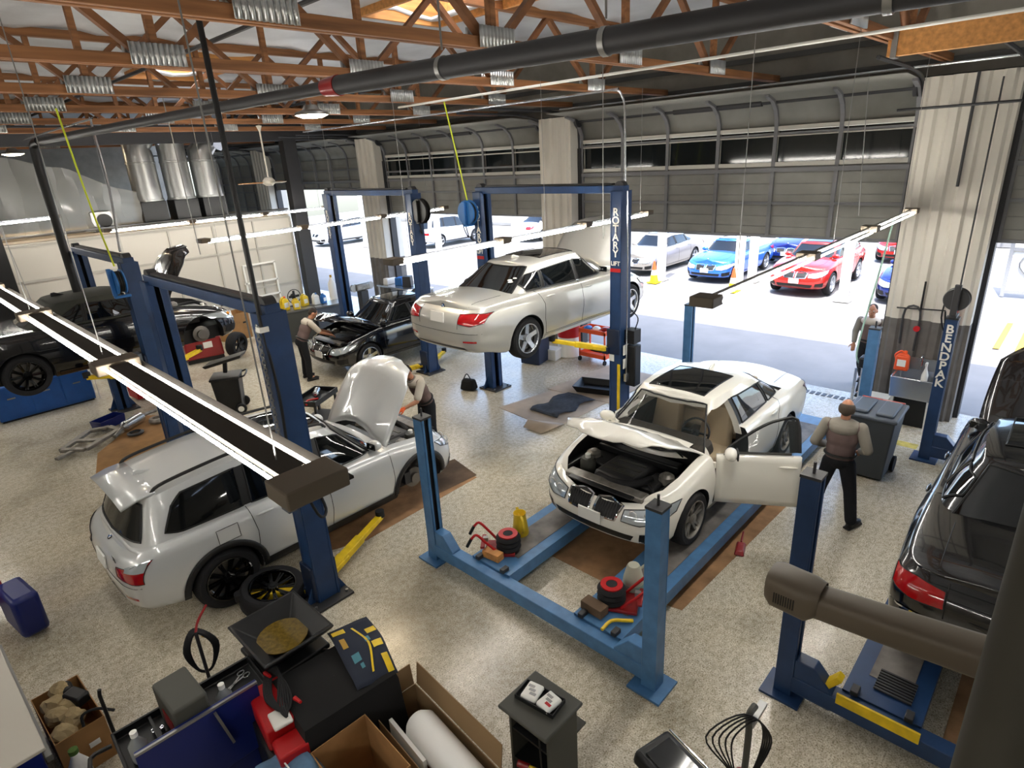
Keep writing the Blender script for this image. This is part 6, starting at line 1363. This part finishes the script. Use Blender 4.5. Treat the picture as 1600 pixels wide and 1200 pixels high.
    b.build('cable', 'black', t); MB().ball((0, .03, .78), (.03, .035, .05), 10).build('cable_tie', 'red_dark', t)
    t = thing('scan_tablet', 'black diagnostic case with a chrome edge at the bottom of the frame', 'case', (2.72, 1.33, .72), -.28); MB().box((0, 0, .06), (.34, .5, .12), tap=(.92, .94)).build('shell', 'plastic_black', t, bevel=.03); MB().box((0, .02, .125), (.22, .3, .012)).build('screen', 'black_gloss', t, bevel=.004); MB().tube([(.165, -.22, .11), (.165, .22, .11)], .008, 6).build('edge', 'chrome', t)
    s = thing('instrument_stand', 'black stand carrying the diagnostic case', 'stand', (2.72, 1.33, 0)); MB().cyl((0, 0, .03), (0, 0, .71), .03).build('pole', 'black', s); MB().lathe([(0, 0), (.25, 0), (.23, .03), (0, .04)]).build('foot', 'black', s); MB().box((0, 0, .705), (.24, .3, .02)).build('plate', 'black', s)
    # --- tool cart with blue panel
    t = thing('tool_cart', 'tool cart with a royal blue back panel and black trays', 'tool cart', (.72, 4.38, 0), -.04)
    open_box(MB(), 1.05, .48, .09, .02, 0, (0.02, 0, .72)).build('tray', 'plastic_black', t, bevel=.008); MB().box((.0, 0, .36), (.95, .42, .66)).build('cabinet', 'royal', t, bevel=.01)
    p = MB().box((.0, -.26, .66), (.86, .03, .62), (.0, 0, 0)).build('back_panel', 'royal', t, bevel=.006); MB().box((.0, -.276, .96), (.86, .02, .02)).build('panel_edge', 'steel', p); MB().bar((.1, -.29, .92), (.16, -.31, .6), .05, .02).build('latch', 'steel', p)
    for x in (-.25, .0): MB().box((x, .0, .76), (.02, .42, .06)).build('divider', 'plastic_black', t)
    MB().tube(crs([(-.52, -.15, .78), (-.66, -.13, .79), (-.66, .13, .79), (-.52, .15, .78)], 3), .016, 8).build('handle', 'plastic_black', t)
    for x in (-.4, .4):
        for y in (-.17, .17): MB().cyl((x, y-.02, .05), (x, y+.02, .05), .05).build('caster', 'rubber', t)
    t = thing('battery_tester', 'dark grey box standing on the tool cart', 'box', (.68, 4.36, .742), .02); MB().box((0, 0, .17), (.25, .42, .34), tap=(1.0, 1.0)).build('case', 'plastic_grey', t, bevel=.02); MB().box((-.128, -.05, .14), (.006, .2, .14)).build('front_panel', 'red_dark', t)
    b = MB(); random.seed(9)
    for k, (l, x, y) in enumerate((('white capped bottle behind the blue panel by the dark grey box', .93, 4.24), ('white capped bottle behind the blue panel at the cart end', .33, 4.30))): t = thing('bottle', l, 'bottle', (x, y, .742), 0, 'clear bottles in the tool cart'); MB().lathe([(0, 0), (.055, 0), (.06, .02), (.06, .15), (.02, .21), (.02, .23), (0, .23)]).build('bottle', 'bottle', t); MB().lathe([(0, .26), (.024, .26), (.024, .22), (0, .22)]).build('cap', 'paper', t)
    for k in range(7): single(MB().cyl((0, 0, 0), (0, 0, .04), .013, n=10), 'socket', 'alu', 'chrome sockets scattered in the tool cart tray', 'socket', (.46+.055*(k % 3), 4.46+.05*(k//3)-.02*k, .742), 0, 'sockets in the tool cart')
    t = thing('scissors', 'silver scissors lying in the end tray of the tool cart', 'scissors', (1.12, 4.46, .745), .4); b = MB()
    for s in (-1, 1): b.tube([(.05+.03*math.cos(a), s*.03+.022*math.sin(a), .01) for a in [i*PI/7 for i in range(14)]], .006, 6, True); b.bar((.03, s*.02, .01), (-.12, -s*.012, .01), .014, .005)
    b.build('blades', 'alu', t)
    t = thing('jump_starter', 'red jump starter draped with black and red cables', 'jump starter', (1.17, 3.95, .62), -.15); MB().box((0, 0, .1), (.26, .5, .2)).box((.0, -.36, .06), (.22, .2, .12)).build('case', 'red', t, bevel=.02); MB().box((-.0, -.2, .21), (.14, .18, .03)).build('panel', 'crate', t, bevel=.01)
    b = MB(); 
    for k in range(6): b.tube(crs([(.05+.01*k, .28, .24), (.13, .1+.02*k, .27), (.12-.02*k, -.12, .25), (.04, -.2-.01*k, .24), (-.04+.01*k, .0, .26)], 5, True), .009, 6, True)
    b.build('cable', 'rubber', t); 
    for x, y in ((.04, .27), (.14, -.14)): MB().tube([(x, y, .26), (x+.02, y-.08, .27)], [.018, .012], 8).build('clamp', 'red', t)
    s = thing('roll_cart', 'black roll cart beneath the red jump starter', 'cart', (1.17, 3.86, 0), -.15); MB().box((0, 0, .33), (.34, .8, .58)).build('body', 'plastic_black', s, bevel=.015)
    for x in (-.12, .12):
        for y in (-.33, .33): MB().cyl((x-.02, y, .04), (x+.02, y, .04), .04).build('caster', 'rubber', s)
    rows = [[(-.16+.32*i/8, -.2+.4*j/8, .02+.015*math.sin(i)+.01*math.cos(j*1.4)-.35*max(0, j/8-.8)) for j in range(9)] for i in range(9)]
    o = single(MB().grid(rows), 'work_jeans', 'jeans', 'folded light blue denim cloth in front of the red jump starter', 'cloth', (1.02, 3.44, .64), PI, solid=.02); MB().tube([(.0, -.19, .045), (.0, .1, .045)], .006, 6).build('seam', 'paper', o)
    b = MB().box((0, 0, .31), (.4, .45, .62)); single(b, 'parts_cabinet', 'charcoal', 'low dark cabinet under the folded denim cloth', 'cabinet', (1.02, 3.42, 0), 0, bevel=.01)
    t = thing('charger_cable', 'black and red charger cables looped over a stand behind the tool cart', 'cable', (1.02, 4.98, 0)); b = MB()
    for k in range(5): b.tube(crs([(0, .0+.015*k, 1.0), (-.08-.01*k, .02, .85), (-.05, .03, .6), (.05, 0, .58), (.1+.01*k, -.02, .82)], 5, True), .012, 6, True)
    b.build('loops', 'rubber', t); MB().tube(crs([(0, 0, 1.0), (.05, .05, 1.06), (.16, .1, 1.14)], 4), .012, 6).build('lead', 'red_dark', t); MB().cyl((0, 0, 0), (0, 0, 1.0), .015).lathe([(0, 0), (.14, 0), (.13, .02), (0, .03)]).build('stand', 'dark_steel', t); MB().tube(crs([(.05, .05, .9), (.15, .04, .8), (.1, .0, .66)], 4), .012, 6).build('yellow_lead', 'gold', t)
    # --- carton with junk
    t = thing('carton', 'brown carton full of crumpled paper and scrap parts by the frame edge', 'carton', (.07, 5.68, 0), .05); open_box(MB(), .36, .72, .44, .007).build('box', 'card', t); MB().box((.06, -.364, .24), (.08, .006, .05)).build('sticker', 'paper', t)
    random.seed(21)
    for k in range(6): 
        b = MB(); b.ball((0, 0, 0), (.10, .09, .07), 12); b.v = [tuple(V(p)*(1+.35*noise.noise(V(p)*14+V((k*5, 0, 0))))) for p in b.v]
        single(b, 'crumpled_paper', 'kraft', 'crumpled kraft paper in the carton of scrap parts', 'paper', (.04+.08*((k % 2)-.5), 5.44+.1*k, .40+.02*(k % 3)), k, 'crumpled paper in the carton', flat=True)
    single(MB().tube(crs([(0, 0, 0), (.02, .04, .08), (.12, 0, .1), (.22, -.1, .07)], 4), .012, 8), 'radiator_hose', 'rubber', 'thin black hose sticking out of the scrap carton', 'hose', (.12, 5.36, .42)); single(MB().box((0, 0, 0), (.12, .2, .1)).cyl((0, .1, 0), (.05, .22, .02), .05), 'pump', 'plastic_black', 'black pump part in the scrap carton', 'car part', (.16, 5.75, .44), .4, bevel=.02)
    # --- blue things on the frame edge
    t = thing('tool_case', 'blue plastic case standing at the frame edge', 'case', (.08, 7.9, 0), .15); MB().box((0, 0, .3), (.26, .55, .5)).build('shell', 'royal', t, bevel=.05); MB().box((.135, 0, .36), (.02, .2, .12)).build('latch', 'steel', t)
    t = thing('transmission_jack', 'blue and red jack with a black leg at the frame edge', 'jack', (-.22, 8.6, 0), .1); MB().box((0, .25, .62), (.4, .6, .4)).build('tank', 'blue_tool', t, bevel=.04); MB().box((0, -.25, .45), (.35, .5, .3)).build('body', 'red_dark', t, bevel=.03); MB().bar((.1, -.2, .4), (.25, -.85, .03), .07, .07).bar((-.1, .3, .4), (-.1, .3, .0), .08, .08).build('leg', 'black', t)
    t = thing('service_counter', 'white topped blue counter at the lower frame edge', 'counter', (-.52, 5.75, 0), .03); MB().box((0, 0, .40), (.66, 1.7, .78)).build('body', 'royal', t, bevel=.01); MB().box((0, 0, .80), (.72, 1.75, .03)).build('top', 'booth_white', t, bevel=.006); MB().box((.36, 0, .7), (.04, 1.75, .05)).build('rail', 'steel', t)
    t = thing('spray_bottle', 'white bottle beside the scrap carton and the counter', 'bottle', (.0, 5.12, 0)); MB().lathe([(0, 0), (.07, 0), (.075, .03), (.075, .3), (.03, .4), (.03, .44), (0, .44)]).build('bottle', 'paper', t); MB().lathe([(0, .47), (.034, .47), (.034, .43), (0, .43)]).build('cap', 'leaf', t)
    t = thing('oil_bucket', 'round black bucket at the lower corner of the frame', 'bucket', (-.28, 4.55, 0)); open_b = MB().lathe([(0, .01), (.2, .01), (.23, .5), (.25, .5), (.25, .52), (.22, .52), (.19, .03), (0, .03)]); open_b.build('tub', 'black', t); MB().tube(crs([(-.4, .1, .56), (-.1, -.05, .54), (.15, -.2, .55), (.4, -.26, .5)], 5), .014, 8).build('green_hose', 'leaf', t)
    single(MB().tube([(0, 0, 0), (.0, 0, .9), (.01, 0, .95)], .014, 8), 'pry_bar', 'black', 'black bar leaning against the scrap carton', 'bar', (.27, 5.0, 0))
    # --- wheel aligner
    t = thing('wheel_aligner', 'brown camera beam of a wheel aligner on a thick dark mast in the foreground', 'wheel aligner', (2.25, -.12, 0))
    MB().cyl((0, 0, .05), (0, 0, 4.2), .115, n=32).build('mast', 'charcoal_mast', t); MB().lathe([(0, 0), (.45, 0), (.42, .06), (0, .08)]).build('base', 'charcoal', t)
    P = []; N = 20; prof = [(.105*math.copysign(abs(math.cos(a))**.6, math.cos(a)), .098*math.copysign(abs(math.sin(a))**.6, math.sin(a))) for a in [i*PI/10+.1 for i in range(20)]]
    def sec(y, k=1., dz=0., dx=0.): return [(1.02+dx+x*k, y, 2.16+dz+z*k) for x, z in prof]+[(1.02+dx+prof[0][0]*k, y, 2.16+dz+prof[0][1]*k)]
    rows = [sec(1.06-.07*i*2.2, .88+.25*i/14, .20*(i/14)**1.2-.03, .02*i/14) for i in range(15)]
    MB().grid(rows).build('beam', 'khaki', t, ang=60); MB().tube([r[16] for r in rows], .003, 5).build('seam', 'wing', t)
    MB().grid([[(1.02, 1.16, 2.15)]*21]+[sec(1.16, .98), sec(1.12, 1.22, -.01), sec(.92, 1.22, -.02), sec(.86, .92, 0)]).build('camera_pod', 'khaki', t, ang=50)
    MB().grid([[(1.02, -1.24, 2.33)]*21]+[sec(-1.24, .98, .17), sec(-1.18, 1.22, .17), sec(-1.0, 1.22, .17), sec(-.94, .95, .17)]).build('camera_pod', 'khaki', t, ang=50)
    b = MB()
    for k in range(9): b.box((.893, 1.03+.014*k-.05, 2.14), (.008, .006, .07))
    b.build('vent_slots', 'black', t); MB().bar((1.02, -.1, 2.1), (.1, -.0, 2.1), .1, .1).build('carriage', 'black', t)
    b = MB(); [b.cyl((.90, y, 2.10), (.89, y, 2.10), .016) for y in (-.35, -.55, -.75)]; b.build('knob', 'black', t)
def outdoors():
    for k, (x, y, l) in enumerate(((20.6, 11.8, 'white canopy post between the silver grey sedan and the blue coupe'), (21.0, 8.95, 'white canopy post closest to the yellow cone by the blue coupe'), (21.8, 8.8, 'white canopy post just behind the one by the cone'), (20.25, 5.3, 'white canopy post in front of the red crossover'), (21.6, 26.0, 'white canopy post in front of the white off-roader'), (21.5, 32.8, 'white canopy post by the silver crossover'), (20.8, 19.5, 'white canopy post behind the raised silver sedan'))):
        t = thing('canopy_post', l, 'post', (x, y, 0)); b = MB()
        b.box((0, -.1, 1.7), (.26, .03, 3.4)).box((0, .1, 1.7), (.26, .03, 3.4)).box((0, 0, 1.7), (.03, .18, 3.4)); b.build('column', 'white', t); MB().box((0, 0, .02), (.45, .45, .04)).build('base_plate', 'white', t)
    for k, (x, y, l) in enumerate(((20.0, 11.75, 'yellow and white traffic cone by the silver grey sedan'), (19.9, 8.65, 'yellow and white traffic cone by the blue coupe'))):
        t = thing('traffic_cone', l, 'traffic cone', (x, y, 0), 0, 'traffic cones outside'); MB().box((0, 0, .02), (.4, .4, .04)).lathe([(.16, .04), (.12, .3), (0, .3)]).build('base', 'yellow', t); MB().lathe([(.12, .3), (.09, .48)]).build('white_band', 'paper', t); MB().lathe([(.09, .48), (.03, .8), (0, .8)]).build('tip', 'orange', t)
    struct(MB().box((41, 16, 2.2), (.4, 90, 4.4)), 'wall_lot', 'building'); struct(MB().box((33.6, 14, .1), (1.2, 70, .2)), 'kerb', 'concrete')
    random.seed(4)
    for k in range(9):
        t = thing('shrub', 'green shrubs along the kerb at the back of the car lot', 'shrub', (33.6, 1.5+k*3.2, .18), k, 'shrubs along the lot'); b = MB()
        for q in range(160):
            p = V((random.gauss(0, .35), random.gauss(0, .7), abs(random.gauss(.35, .25)))); a = random.uniform(0, 6.28); u = V((math.cos(a), math.sin(a), random.uniform(-.5, .8)))*.09; w = u.cross(V((0, 0, 1)))*.5
            b.add([p-u, p+w, p+u, p-w], [(0, 1, 2, 3)])
        b.build('foliage', 'leaf', t, flat=True, merge=False); MB().tube([(0, 0, 0), (.02, 0, .4)], .03, 6).build('stem', 'woodX', t)
    t = thing('yard_gate', 'white metal yard gate with scrolled panels beyond the pier', 'gate', (23.0, .2, 0)); b = MB()
    for y in (-2.0, -.7, .6, 1.5): b.box((0, y, 1.6), (.1, .1, 3.2))
    for z in (.15, 1.4, 3.15): b.box((0, -.25, z), (.08, 3.6, .1))
    b.build('frame', 'alu', t)
    for y in (-1.35, -.05, 1.05): MB().box((.03, y, 1.65), (.03, .9, 2.9)).build('panel', 'white', t); MB().tube(crs([(-.03, y-.3, 2.8), (-.03, y+.2, 2.3), (-.03, y-.2, 1.7), (-.03, y+.2, 1.0), (-.03, y-.2, .5)], 5), .03, 6).build('scroll', 'steel', t)
    b = MB(); [b.box((18.4, y, .002), (2.6, .12, .004)) for y in (1.15, .75)]; struct(b, 'trim_4', 'road_yellow')
    # hoses and cords hanging in the hall
    for k, (pts, m, l) in enumerate(([[(2.72, 11.42, 3.4), (2.6, 11.3, 4.4), (2.5, 11.2, 5.7)], 'hose_yellow', 'yellow air hose hanging over the convertible lift'], [[(8.4, 9.12, 3.95), (8.2, 9.1, 4.8), (8.0, 9.1, 5.7)], 'hose_yellow', 'yellow air hose hanging to the reel of the tall lift'], [[(1.6, 13.6, 5.7), (1.7, 13.5, 4.4), (1.8, 13.4, 2.8)], 'steel', 'thin grey cable hanging by the convertible roof'], [[(3.4, 9.6, 5.7), (3.42, 9.6, 3.6)], 'steel', 'thin grey wire hanging behind the silver wagon lift'], [[(6.9, 4.85, 5.7), (6.9, 4.85, 3.6)], 'steel', 'thin grey wire hanging above the white sedan windscreen'], [[(11.2, 3.0, 5.6), (11.3, 2.9, 3.5)], 'steel', 'thin pale pull cord hanging in front of the roller door'])):
        single(MB().tube(crs(pts, 4) if len(pts) > 2 else pts, .014 if m == 'hose_yellow' else .007, 6), 'air_hose' if m == 'hose_yellow' else 'hanging_cable', m, l, 'hose' if m == 'hose_yellow' else 'cable')
dm('mint', '#a9cdbd', .5); dm('charcoal', '#3d4248', .5); dm('charcoal_mast', '#38362f', .55); dm('floor_yellow', '#c9b65a', .7, noise_s=8, noise_a=.4); dm('card_dark', '#8f7554', .85); dm('teal', '#4f8796', .8); dm('kraft', '#a3906b', .85)
props_floor(); props_near(); outdoors()
